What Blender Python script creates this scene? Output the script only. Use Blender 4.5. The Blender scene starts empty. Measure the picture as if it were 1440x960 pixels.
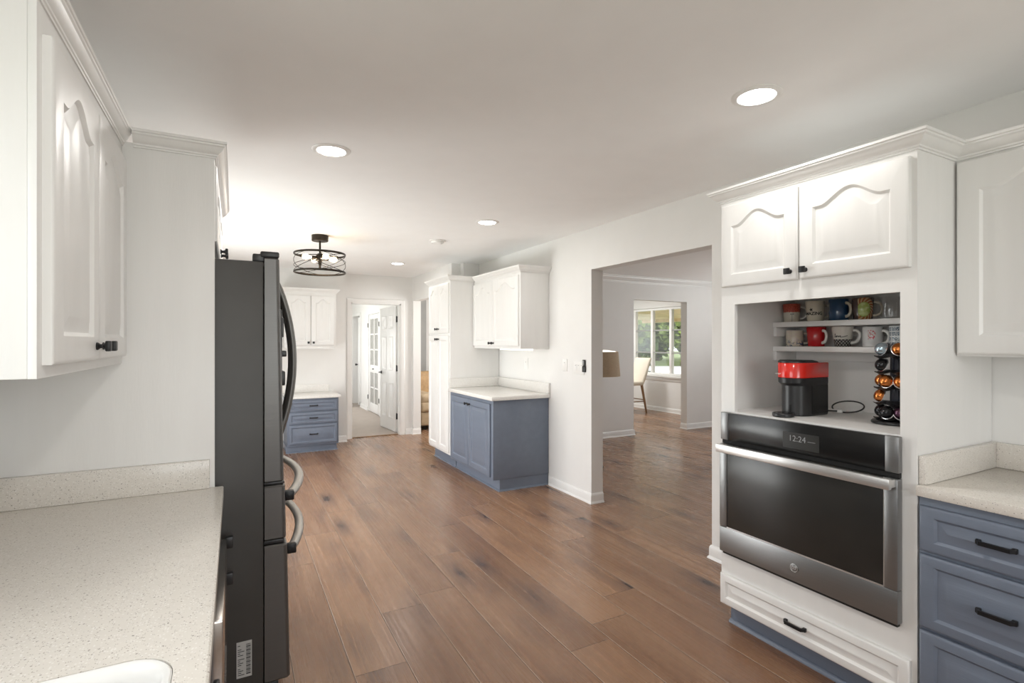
import bpy, bmesh, math, random
from mathutils import Vector, Matrix
random.seed(7)
C = bpy.context.scene.collection
SC = bpy.context.scene
R = math.radians
PI = math.pi

# ------------------------------------------------------------------ camera, world, light, exposure
cam_d = bpy.data.cameras.new('camera')
cam = bpy.data.objects.new('camera', cam_d)
C.objects.link(cam)
cam.location = (0, 0, 1.43)
cam.rotation_euler = (R(90), 0, -R(28.05))
cam_d.sensor_width = 36
cam_d.lens = 18.3
cam_d.shift_y = 1 / 1440
cam_d.clip_start = 0.02
SC.camera = cam
SC.view_settings.view_transform = 'Standard'
SC.view_settings.look = 'None'
SC.view_settings.gamma = 1
SC.view_settings.use_curve_mapping = False
SC.view_settings.exposure = 0.24
try:
    SC.cycles.use_denoising = True
    SC.cycles.denoiser = 'OPENIMAGEDENOISE'
    SC.cycles.max_bounces = 10
    SC.cycles.diffuse_bounces = 6
    SC.cycles.caustics_reflective = False
    SC.cycles.caustics_refractive = False
    SC.cycles.sample_clamp_indirect = 4
except Exception:
    pass
w = bpy.data.worlds.new('sky')
SC.world = w
w.use_nodes = True
w.node_tree.nodes['Background'].inputs[0].default_value = (0.93, 0.97, 1.0, 1)
w.node_tree.nodes['Background'].inputs[1].default_value = 2.6


def area(name, loc, rot, sx, sy, power, col=(1, 1, 1), disk=False):
    l = bpy.data.lights.new(name, 'AREA')
    l.shape = 'DISK' if disk else 'RECTANGLE'
    l.size = sx
    l.size_y = sy
    l.energy = power
    l.color = col
    o = bpy.data.objects.new(name, l)
    o.location = loc
    o.rotation_euler = rot
    C.objects.link(o)
    return o


UP = R(25)                  # window lamps tilted up to lift the ceilings, standing in for ground bounce
GX = (0, -R(90 + 58), 0)    # steep up-tilt of the added bounce fill, towards +x
GY = (R(90 + 60), 0, 0)     # the same towards +y
FX = (0, -R(90) - UP, 0)    # shines towards +x
BX = (0, R(90) + UP, 0)     # shines towards -x
FY = (R(90) + UP, 0, 0)     # shines towards +y
BY = (-R(90) - UP, 0, 0)    # shines towards -y
# daylight at the windows, plus added fill lamps for ceilings and unseen room sides
area('daylight_patio_door', (-0.80, 5.0, 1.08), (0, -R(94), 0), 1.95, 2.6, 20, (0.965, 0.985, 1.0))
area('bounce_fill_patio_door', (-1.05, 5.0, 0.55), (0, -R(90 + 48), 0), 1.0, 2.8, 70, (0.98, 0.99, 1.0))  # added up-tilted lamp standing in for ground bounce, brightens the ceiling
area('daylight_sink_window', (-0.80, 0.62, 1.50), (0, -R(92), 0), 0.95, 1.1, 6.5, (0.97, 0.99, 1.0))
area('rear_fill_lamp', (1.1, -2.42, 1.5), FY, 2.2, 1.4, 8, (0.97, 0.99, 1.0))  # added lamp for a made-up window behind the camera
area('rear_bounce_fill', (1.1, -2.42, 1.2), GY, 2.2, 1.0, 24, (0.98, 0.99, 1.0))  # added up-tilted fill from behind the camera, lifts the ceiling
area('daylight_dining_window', (8.12, 3.6, 1.4), (0, R(90 + 62), 0), 1.5, 2.0, 80, (0.96, 0.98, 1.0))
area('sunroom_side_fill', (6.4, 9.9, 1.4), BY, 2.0, 1.5, 12, (0.97, 0.99, 1.0))  # added lamp at a made-up end window, brightens the sunroom
area('sunroom_fill_lamp', (6.5, 8.2, 2.42), (0, 0, 0), 0.4, 0.4, 30, (1.0, 0.98, 0.95), True)  # added unseen lamp that lifts the sunroom interior
area('hall_fill_lamp', (0.42, 10.6, 1.4), FX, 1.5, 2.2, 42, (1, 0.99, 0.97))  # added lamp at a made-up window, brightens the hall doors
area('den_fill_lamp', (4.2, 6.5, 1.5), FY, 0.8, 1.1, 50, (1, 0.98, 0.95))  # added lamp without any window, brightens the den

# ------------------------------------------------------------------ materials
def nt(name):
    m = bpy.data.materials.new(name)
    m.use_nodes = True
    n = m.node_tree
    return m, n, n.nodes['Principled BSDF']


class N:
    """tiny node-graph helper"""
    def __init__(s, tree):
        s.t = tree

    def new(s, typ, **kw):
        n = s.t.nodes.new(typ)
        for k, v in kw.items():
            setattr(n, k, v)
        return n

    def put(s, sock, v):
        if hasattr(v, 'is_linked'):
            s.t.links.new(v, sock)
        else:
            sock.default_value = v

    def math(s, op, a, b=0.0, c=None):
        n = s.new('ShaderNodeMath', operation=op)
        s.put(n.inputs[0], a)
        s.put(n.inputs[1], b)
        if c is not None:
            s.put(n.inputs[2], c)
        return n.outputs[0]

    def mix(s, f, a, b, mode='MIX'):
        n = s.new('ShaderNodeMix', data_type='RGBA', blend_type=mode)
        s.put(n.inputs[0], f)
        s.put(n.inputs[6], a)
        s.put(n.inputs[7], b)
        return n.outputs[2]

    def coord(s, which='Object'):
        return s.new('ShaderNodeTexCoord').outputs[which]

    def pos(s):
        return s.new('ShaderNodeNewGeometry').outputs['Position']

    def sep(s, v):
        n = s.new('ShaderNodeSeparateXYZ')
        s.put(n.inputs[0], v)
        return n.outputs

    def comb(s, x, y, z):
        n = s.new('ShaderNodeCombineXYZ')
        for i, v in enumerate((x, y, z)):
            s.put(n.inputs[i], v)
        return n.outputs[0]

    def noise(s, v, scale, detail=3, rough=0.5):
        n = s.new('ShaderNodeTexNoise')
        s.put(n.inputs['Vector'], v)
        n.inputs['Scale'].default_value = scale
        n.inputs['Detail'].default_value = detail
        n.inputs['Roughness'].default_value = rough
        return n.outputs['Fac']

    def ramp(s, f, stops):
        n = s.new('ShaderNodeValToRGB')
        e = n.color_ramp.elements
        while len(e) < len(stops):
            e.new(0.5)
        for i, (p, c) in enumerate(stops):
            e[i].position = p
            e[i].color = c if len(c) == 4 else (*c, 1)
        s.put(n.inputs[0], f)
        return n.outputs[0]

    def range(s, v, a, b, c=0.0, d=1.0):
        n = s.new('ShaderNodeMapRange')
        s.put(n.inputs[0], v)
        for i, q in enumerate((a, b, c, d)):
            n.inputs[i + 1].default_value = q
        return n.outputs[0]

    def bump(s, h, strength, dist=0.01):
        n = s.new('ShaderNodeBump')
        s.put(n.inputs['Height'], h)
        n.inputs['Strength'].default_value = strength
        n.inputs['Distance'].default_value = dist
        return n.outputs[0]


def c4(c):
    return (*c, 1)


def plain(name, col, rough=0.5, metal=0.0, spec=0.5, var=0.03, vscale=6.0, bump=0.0, bscale=200, stretch=(1, 1, 1), coat=0):
    m, t, b = nt(name)
    g = N(t)
    p = g.pos()
    if stretch != (1, 1, 1):
        v = g.new('ShaderNodeVectorMath', operation='MULTIPLY')
        g.put(v.inputs[0], p)
        v.inputs[1].default_value = stretch
        p = v.outputs[0]
    f = g.noise(p, vscale)
    lo = c4([max(0, x * (1 - var)) for x in col])
    hi = c4([min(1, x * (1 + var)) for x in col])
    g.put(b.inputs['Base Color'], g.ramp(f, [(0.3, lo), (0.7, hi)]))
    b.inputs['Roughness'].default_value = rough
    b.inputs['Metallic'].default_value = metal
    b.inputs['Specular IOR Level'].default_value = spec
    b.inputs['Coat Weight'].default_value = coat
    if bump:
        g.put(b.inputs['Normal'], g.bump(g.noise(p, bscale, 2), bump, 0.002))
    return m


def glow(name, col, strength):
    m, t, b = nt(name)
    b.inputs['Base Color'].default_value = c4(col)
    b.inputs['Emission Color'].default_value = c4(col)
    b.inputs['Emission Strength'].default_value = strength
    return m


def floor_mat():
    m, t, b = nt('oak_plank_floor')
    g = N(t)
    X, Y, Z = g.sep(g.pos())[:3]
    W, L = 0.229, 1.83
    u = g.math('DIVIDE', g.math('ADD', X, 10 * W - 0.452), W)
    i = g.math('FLOOR', u)
    fu = g.math('FRACT', u)
    wn = g.new('ShaderNodeTexWhiteNoise', noise_dimensions='1D')
    g.put(wn.inputs['W'], i)
    v = g.math('DIVIDE', g.math('ADD', Y, g.math('MULTIPLY', wn.outputs['Value'], 7.3)), L)
    j = g.math('FLOOR', v)
    fv = g.math('FRACT', v)
    wn2 = g.new('ShaderNodeTexWhiteNoise', noise_dimensions='2D')
    g.put(wn2.inputs['Vector'], g.comb(i, j, 0))
    tone = wn2.outputs['Value']
    off = g.math('MULTIPLY', tone, 37.0)
    gv = g.comb(g.math('MULTIPLY', X, 1.0), g.math('ADD', g.math('MULTIPLY', Y, 0.022), off), off)
    grain = g.noise(gv, 62, 5, 0.6)
    wide = g.noise(g.comb(X, g.math('ADD', g.math('MULTIPLY', Y, 0.16), off), off), 7, 3)
    col = g.ramp(tone, [(0.0, (0.195, 0.103, 0.060)), (0.5, (0.265, 0.145, 0.085)), (1.0, (0.345, 0.198, 0.118))])
    col = g.mix(g.range(grain, 0.35, 0.72, 0.0, 0.6), col, (0.155, 0.082, 0.048, 1))
    col = g.mix(g.range(wide, 0.35, 0.7, 0.0, 0.5), col, (0.350, 0.212, 0.130, 1))
    # dark knots and cracks
    vo = g.new('ShaderNodeTexVoronoi')
    kx = g.comb(g.math('MULTIPLY', X, 4.3), g.math('ADD', g.math('MULTIPLY', Y, 1.5), off), off)
    warp = g.noise(g.comb(X, Y, 0), 9, 2)
    kv = g.new('ShaderNodeVectorMath', operation='ADD')
    g.put(kv.inputs[0], kx)
    g.put(kv.inputs[1], g.comb(g.math('MULTIPLY', warp, 0.25), g.math('MULTIPLY', warp, 0.2), 0))
    g.put(vo.inputs['Vector'], kv.outputs[0])
    vo.inputs['Scale'].default_value = 1.0
    sel = g.math('GREATER_THAN', g.sep(vo.outputs['Color'])[0], 0.12)
    k1 = g.math('MULTIPLY', g.range(vo.outputs['Distance'], 0.06, 0.15, 1.0, 0.0), sel)
    k2 = g.math('MULTIPLY', g.range(vo.outputs['Distance'], 0.05, 0.46, 1.0, 0.0), sel)
    col = g.mix(g.math('MULTIPLY', k2, g.range(grain, 0.3, 0.6, 0.4, 1.0)), col, (0.105, 0.062, 0.048, 1))
    col = g.mix(g.math('MULTIPLY', k1, 0.9), col, (0.040, 0.024, 0.022, 1))
    eu = g.math('MINIMUM', fu, g.math('SUBTRACT', 1.0, fu))
    ev = g.math('MINIMUM', fv, g.math('SUBTRACT', 1.0, fv))
    gu = g.range(eu, 0.004, 0.011, 1.0, 0.0)
    gvv = g.range(ev, 0.0005, 0.0016, 1.0, 0.0)
    gap = g.math('MAXIMUM', gu, gvv)
    col = g.mix(g.math('MULTIPLY', gap, 0.75), col, (0.065, 0.040, 0.030, 1))
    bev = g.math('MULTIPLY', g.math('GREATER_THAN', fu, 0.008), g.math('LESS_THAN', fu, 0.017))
    col = g.mix(g.math('MULTIPLY', bev, 0.85), col, (0.56, 0.44, 0.35, 1))  # light line painted along seams for the glint on plank bevels
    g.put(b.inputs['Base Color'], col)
    g.put(b.inputs['Roughness'], g.range(grain, 0.3, 0.7, 0.22, 0.34))
    b.inputs['Specular IOR Level'].default_value = 0.45
    h = g.math('SUBTRACT', g.math('MULTIPLY', grain, 0.25), gap)
    g.put(b.inputs['Normal'], g.bump(h, 0.6, 0.0022))
    return m


def quartz_mat(name, base, rough=0.25):
    m, t, b = nt(name)
    g = N(t)
    p = g.pos()
    def specks(scale, lo, hi, key):
        vo = g.new('ShaderNodeTexVoronoi')
        g.put(vo.inputs['Vector'], p)
        vo.inputs['Scale'].default_value = scale
        s = g.math('GREATER_THAN', g.sep(vo.outputs['Color'])[0], key)
        return g.math('MULTIPLY', g.range(vo.outputs['Distance'], lo, hi, 1.0, 0.0), s)
    col = g.mix(g.noise(p, 40, 2), c4([x * 0.96 for x in base]), c4([min(1, x * 1.04) for x in base]))
    col = g.mix(g.math('MULTIPLY', specks(330, 0.3, 0.42, 0.82), 0.75), col, (0.30, 0.27, 0.235, 1))
    col = g.mix(g.math('MULTIPLY', specks(140, 0.2, 0.3, 0.9), 0.7), col, (0.19, 0.165, 0.15, 1))
    col = g.mix(g.math('MULTIPLY', specks(210, 0.3, 0.42, 0.7), 0.45), col, (0.86, 0.85, 0.82, 1))
    g.put(b.inputs['Base Color'], col)
    b.inputs['Roughness'].default_value = rough
    return m


def brushed(name, col, rough, metal=1.0, axis=2, amt=0.05):
    m, t, b = nt(name)
    g = N(t)
    s = [4, 4, 4]
    s[axis] = 900
    v = g.new('ShaderNodeVectorMath', operation='MULTIPLY')
    g.put(v.inputs[0], g.pos())
    v.inputs[1].default_value = s
    f = g.noise(v.outputs[0], 1.0, 3)
    g.put(b.inputs['Base Color'], g.ramp(f, [(0.25, c4([x * (1 - amt) for x in col])), (0.75, c4([x * (1 + amt) for x in col]))]))
    b.inputs['Metallic'].default_value = metal
    g.put(b.inputs['Roughness'], g.range(f, 0.3, 0.7, rough * 0.95, rough * 1.05))
    return m


def carpet_mat():
    m, t, b = nt('beige_carpet')
    g = N(t)
    p = g.pos()
    f = g.noise(p, 180, 2)
    f2 = g.noise(p, 5, 3)
    col = g.mix(f2, (0.42, 0.36, 0.32, 1), (0.52, 0.46, 0.41, 1))
    g.put(b.inputs['Base Color'], g.mix(g.range(f, 0.3, 0.7, 0.0, 0.4), col, (0.36, 0.31, 0.27, 1)))
    b.inputs['Roughness'].default_value = 0.95
    g.put(b.inputs['Normal'], g.bump(f, 0.6, 0.004))
    return m


def glass_mat(name, tint=(1, 1, 1), rough=0.0, alpha=0.12):
    m, t, b = nt(name)
    g = N(t)
    tr = g.new('ShaderNodeBsdfTransparent')
    tr.inputs[0].default_value = c4(tint)
    gl = g.new('ShaderNodeBsdfGlossy')
    gl.inputs['Roughness'].default_value = rough
    lw = g.new('ShaderNodeLayerWeight')
    fr = g.math('ADD', g.math('MULTIPLY', g.math('POWER', lw.outputs['Facing'], 4.0), 0.7), 0.03)
    mx = g.new('ShaderNodeMixShader')
    g.put(mx.inputs[0], g.math('ADD', fr, alpha * 0.2))
    t.links.new(tr.outputs[0], mx.inputs[1])
    t.links.new(gl.outputs[0], mx.inputs[2])
    t.links.new(mx.outputs[0], t.nodes['Material Output'].inputs[0])
    return m


def band_mat(name, fn, rough=0.25):
    """glazed ceramic with a printed pattern; fn(g, X, Y, Z, ang) -> colour socket (object space of the mug)"""
    m, t, b = nt(name)
    g = N(t)
    x, y, z = g.sep(g.coord('Object'))[:3]
    ang = g.math('ARCTAN2', y, x)
    g.put(b.inputs['Base Color'], fn(g, x, y, z, ang))
    b.inputs['Roughness'].default_value = rough
    b.inputs['Coat Weight'].default_value = 0.3
    return m


M = {}
M['wall'] = plain('warm_white_wall_paint', (0.765, 0.757, 0.740), 0.6, spec=0.3, var=0.01, bump=0.04, bscale=350)
M['ceil'] = plain('ceiling_paint', (0.91, 0.908, 0.902), 0.8, spec=0.2, var=0.01, bump=0.04, bscale=300)
M['trim'] = plain('white_trim_paint', (0.80, 0.795, 0.78), 0.35, var=0.01)
M['cab'] = plain('white_cabinet_paint', (0.775, 0.768, 0.752), 0.38, var=0.015, bump=0.10, bscale=60, stretch=(3, 3, 0.35))
M['blue'] = plain('slate_blue_cabinet_paint', (0.152, 0.180, 0.234), 0.42, var=0.05, bump=0.22, bscale=55, stretch=(3, 0.35, 3))
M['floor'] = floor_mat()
M['carpet'] = carpet_mat()
M['quartz'] = quartz_mat('speckled_quartz', (0.67, 0.635, 0.585))
M['quartzw'] = quartz_mat('pale_quartz', (0.78, 0.765, 0.735))
M['black'] = plain('matte_black_hardware', (0.012, 0.012, 0.013), 0.4, metal=0.3, var=0.1)
M['blackpl'] = plain('black_plastic', (0.016, 0.016, 0.017), 0.35, var=0.1)
M['slot'] = plain('dark_recess', (0.01, 0.01, 0.01), 0.8)
M['steel'] = brushed('brushed_stainless', (0.255, 0.257, 0.257), 0.36, metal=0.8, axis=2)
M['steelh'] = brushed('bright_stainless', (0.70, 0.695, 0.68), 0.32, metal=0.8, axis=2)
M['slate'] = brushed('slate_grey_steel', (0.135, 0.131, 0.126), 0.36, metal=0.75, axis=2)
M['slated'] = plain('dark_grey_fridge_side', (0.065, 0.063, 0.060), 0.45, metal=0.3, var=0.06, bump=0.15, bscale=700)
M['slateh'] = brushed('slate_handle_steel', (0.40, 0.385, 0.36), 0.35, axis=2)
M['slatev'] = brushed('dark_slate_handle', (0.17, 0.165, 0.155), 0.42, metal=0.8, axis=2)
M['dshwsh'] = brushed('dishwasher_steel', (0.50, 0.46, 0.42), 0.2, axis=2)
M['blackglass'] = plain('black_oven_glass', (0.010, 0.010, 0.010), 0.22, var=0.05, spec=0.4)
M['ovenglass'] = plain('oven_window_glass', (0.026, 0.025, 0.023), 0.25, spec=0.4, var=0.2, vscale=3)
M['white'] = plain('white_plastic', (0.82, 0.81, 0.79), 0.35, var=0.01)
M['greyplastic'] = plain('grey_plastic', (0.33, 0.33, 0.32), 0.5, var=0.03)
M['sink'] = plain('white_sink_enamel', (0.72, 0.715, 0.70), 0.2, var=0.01)
M['label'] = plain('paper_label', (0.48, 0.47, 0.45), 0.7)
M['ink'] = plain('black_ink', (0.02, 0.02, 0.02), 0.7)
M['canlens'] = glow('downlight_lens', (1.0, 0.98, 0.95), 14)
M['ledbar'] = glow('led_strip', (1.0, 0.95, 0.86), 1.6)
M['bulb'] = glow('warm_bulb', (1.0, 0.72, 0.42), 5)
M['bronze'] = plain('dark_bronze_metal', (0.035, 0.028, 0.022), 0.4, metal=0.8, var=0.1)
M['clear'] = glass_mat('clear_glass')
M['pane'] = glass_mat('window_glass', alpha=0.05)
M['frost'] = plain('rain_textured_glass', (0.36, 0.36, 0.34), 0.25, var=0.25, vscale=30, stretch=(1, 6, 0.3))
M['clock'] = glow('clock_digits', (0.17, 0.17, 0.17), 0.4)
M['red'] = plain('glossy_red_plastic', (0.72, 0.022, 0.013), 0.18, var=0.03, coat=0.5)
M['mugwhite'] = plain('white_glaze', (0.78, 0.76, 0.72), 0.2, var=0.01)
M['mugcream'] = plain('cream_glaze', (0.66, 0.60, 0.49), 0.2, var=0.02)
M['mugred'] = plain('red_glaze', (0.50, 0.006, 0.010), 0.2, var=0.05, coat=0.3)
M['mugblue'] = plain('navy_glaze', (0.014, 0.055, 0.125), 0.18, var=0.1, coat=0.3)
M['copper'] = plain('copper_foil', (0.62, 0.21, 0.055), 0.25, metal=0.9, var=0.06)
M['podblack'] = plain('black_foil', (0.02, 0.02, 0.022), 0.2, metal=0.5, var=0.1)
M['podsilver'] = plain('ice_blue_foil', (0.48, 0.60, 0.68), 0.25, metal=0.8, var=0.04)
M['podnavy'] = plain('navy_foil', (0.02, 0.09, 0.2), 0.25, metal=0.7, var=0.05)
M['podplum'] = plain('plum_foil', (0.10, 0.045, 0.075), 0.25, metal=0.7, var=0.05)
M['podrim'] = plain('silver_foil_rim', (0.75, 0.75, 0.76), 0.25, metal=0.9)
M['linen'] = plain('tan_linen', (0.46, 0.36, 0.25), 0.9, var=0.12, vscale=120, bump=0.3, bscale=400)
M['ivory'] = plain('ivory_upholstery', (0.72, 0.66, 0.56), 0.85, var=0.04, vscale=60, bump=0.2, bscale=300)
M['legwood'] = plain('walnut_leg', (0.27, 0.165, 0.09), 0.45, var=0.2, vscale=30, stretch=(4, 4, 0.5))
M['leather'] = plain('tan_leather', (0.46, 0.30, 0.15), 0.5, var=0.15, vscale=14, bump=0.3, bscale=60)
M['leatherp'] = plain('beige_leather', (0.50, 0.39, 0.26), 0.55, var=0.12, vscale=14, bump=0.3, bscale=60)
M['porch'] = plain('tan_porch_boards', (0.74, 0.56, 0.32), 0.7, var=0.1)
M['concrete'] = plain('pale_concrete', (0.72, 0.71, 0.68), 0.9, var=0.06)
M['lawn'] = plain('lawn_grass', (0.13, 0.17, 0.05), 0.9, var=0.3, vscale=3)
M['bark'] = plain('tree_bark', (0.14, 0.10, 0.07), 0.9, var=0.3, vscale=12)
M['leafa'] = plain('spring_leaves', (0.17, 0.23, 0.035), 0.6, var=0.35, vscale=1.2)
M['leafb'] = plain('dark_leaves', (0.085, 0.14, 0.03), 0.6, var=0.35, vscale=1.2)
M['benchgreen'] = plain('dark_green_metal', (0.03, 0.06, 0.045), 0.5, var=0.1)


def fn_redcream(g, x, y, z, a):
    n = g.noise(g.comb(g.math('MULTIPLY', a, 0.04), z, 0), 160, 3)
    red = g.ramp(n, [(0.35, (0.30, 0.035, 0.02)), (0.65, (0.52, 0.10, 0.06))])
    cream = (0.60, 0.55, 0.45, 1)
    edge = g.math('ADD', z, g.math('MULTIPLY', g.math('SUBTRACT', n, 0.5), 0.012))
    return g.mix(g.math('GREATER_THAN', edge, 0.004), cream, red)


def fn_map(g, x, y, z, a):
    n = g.noise(g.comb(g.math('MULTIPLY', a, 0.042), z, 0), 55, 4, 0.7)
    low = g.range(z, 0.0, -0.03, 0.0, 1.0)
    col = g.ramp(n, [(0.3, (0.60, 0.48, 0.46)), (0.5, (0.66, 0.60, 0.50)), (0.7, (0.62, 0.57, 0.42))])
    n2 = g.noise(g.comb(g.math('MULTIPLY', a, 0.042), z, 3.0), 40, 4, 0.7)
    col = g.mix(g.math('MULTIPLY', low, g.math('GREATER_THAN', n2, 0.52)), col, (0.06, 0.12, 0.22, 1))
    n3 = g.noise(g.comb(g.math('MULTIPLY', a, 0.042), z, 8.0), 75, 3, 0.7)
    return g.mix(g.math('MULTIPLY', low, g.math('GREATER_THAN', n3, 0.60)), col, (0.02, 0.02, 0.025, 1))


def fn_petal(g, x, y, z, a):
    """a green oval framed by brown and orange petals"""
    u = g.math('MULTIPLY', g.math('ADD', a, 2.55), 0.043)
    rr = g.math('SQRT', g.math('ADD', g.math('POWER', g.math('DIVIDE', u, 1.0), 2.0), g.math('POWER', g.math('MULTIPLY', g.math('ADD', z, 0.004), 0.85), 2.0)))
    th = g.math('ARCTAN2', z, u)
    ray = g.math('SINE', g.math('ADD', g.math('MULTIPLY', th, 17.0), g.math('MULTIPLY', rr, 300)))
    n = g.noise(g.comb(u, z, 0), 130, 3)
    pet = g.mix(g.range(g.math('ADD', ray, g.math('MULTIPLY', n, 0.6)), -0.2, 0.7), (0.50, 0.36, 0.20, 1), (0.30, 0.085, 0.02, 1))
    pet = g.mix(g.range(rr, 0.045, 0.052), pet, (0.06, 0.035, 0.03, 1))
    n2 = g.noise(g.comb(u, z, 5), 60, 2)
    grn = g.mix(g.range(n2, 0.45, 0.6), (0.34, 0.42, 0.10, 1), (0.50, 0.56, 0.24, 1))
    col = g.mix(g.math('LESS_THAN', rr, 0.028), pet, grn)
    return g.mix(g.math('MULTIPLY', g.math('GREATER_THAN', rr, 0.028), g.math('LESS_THAN', rr, 0.030)), col, (0.20, 0.26, 0.05, 1))


def fn_check(g, x, y, z, a):
    u = g.math('MULTIPLY', a, 8.0)
    v = g.math('MULTIPLY', z, 190.0)
    s = g.math('MULTIPLY', g.math('SINE', g.math('ADD', u, v)), g.math('SINE', g.math('SUBTRACT', u, v)))
    dk = g.mix(g.range(g.math('ABSOLUTE', s), 0.05, 0.16), (0.62, 0.61, 0.58, 1), (0.03, 0.03, 0.03, 1))
    return g.mix(g.math('LESS_THAN', z, -0.014), (0.70, 0.67, 0.61, 1), dk)


def fn_flower(g, x, y, z, a):
    u = g.math('MULTIPLY', g.math('ADD', a, 2.95), 0.042)
    n = g.noise(g.comb(u, z, 0), 95, 3, 0.7)
    rr = g.math('SQRT', g.math('ADD', g.math('POWER', u, 2.0), g.math('POWER', g.math('SUBTRACT', z, 0.008), 2.0)))
    f = g.math('MULTIPLY', g.math('LESS_THAN', rr, 0.024), g.math('GREATER_THAN', n, 0.52))
    return g.mix(f, (0.70, 0.69, 0.68, 1), (0.50, 0.04, 0.06, 1))


def fn_tile(g, x, y, z, a):
    cu = g.math('ABSOLUTE', g.math('SUBTRACT', g.math('FRACT', g.math('MULTIPLY', a, 2.2)), 0.5))
    cv = g.math('ABSOLUTE', g.math('SUBTRACT', g.math('FRACT', g.math('MULTIPLY', z, 45.0)), 0.5))
    n = g.noise(g.comb(a, g.math('MULTIPLY', z, 25), 0), 9, 3, 0.7)
    inside = g.math('MULTIPLY', g.math('LESS_THAN', cu, 0.40), g.math('LESS_THAN', cv, 0.38))
    return g.mix(g.math('MULTIPLY', inside, g.math('GREATER_THAN', n, 0.48)), (0.66, 0.68, 0.68, 1), (0.10, 0.15, 0.20, 1))


M['mg_redcream'] = band_mat('red_and_cream_print', fn_redcream)
M['mg_map'] = band_mat('painted_scene_print', fn_map)
M['mg_petal'] = band_mat('petal_print', fn_petal)
M['mg_check'] = band_mat('checked_band_print', fn_check)
M['mg_flower'] = band_mat('red_flower_print', fn_flower)
M['mg_tile'] = band_mat('grey_tile_print', fn_tile)


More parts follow.
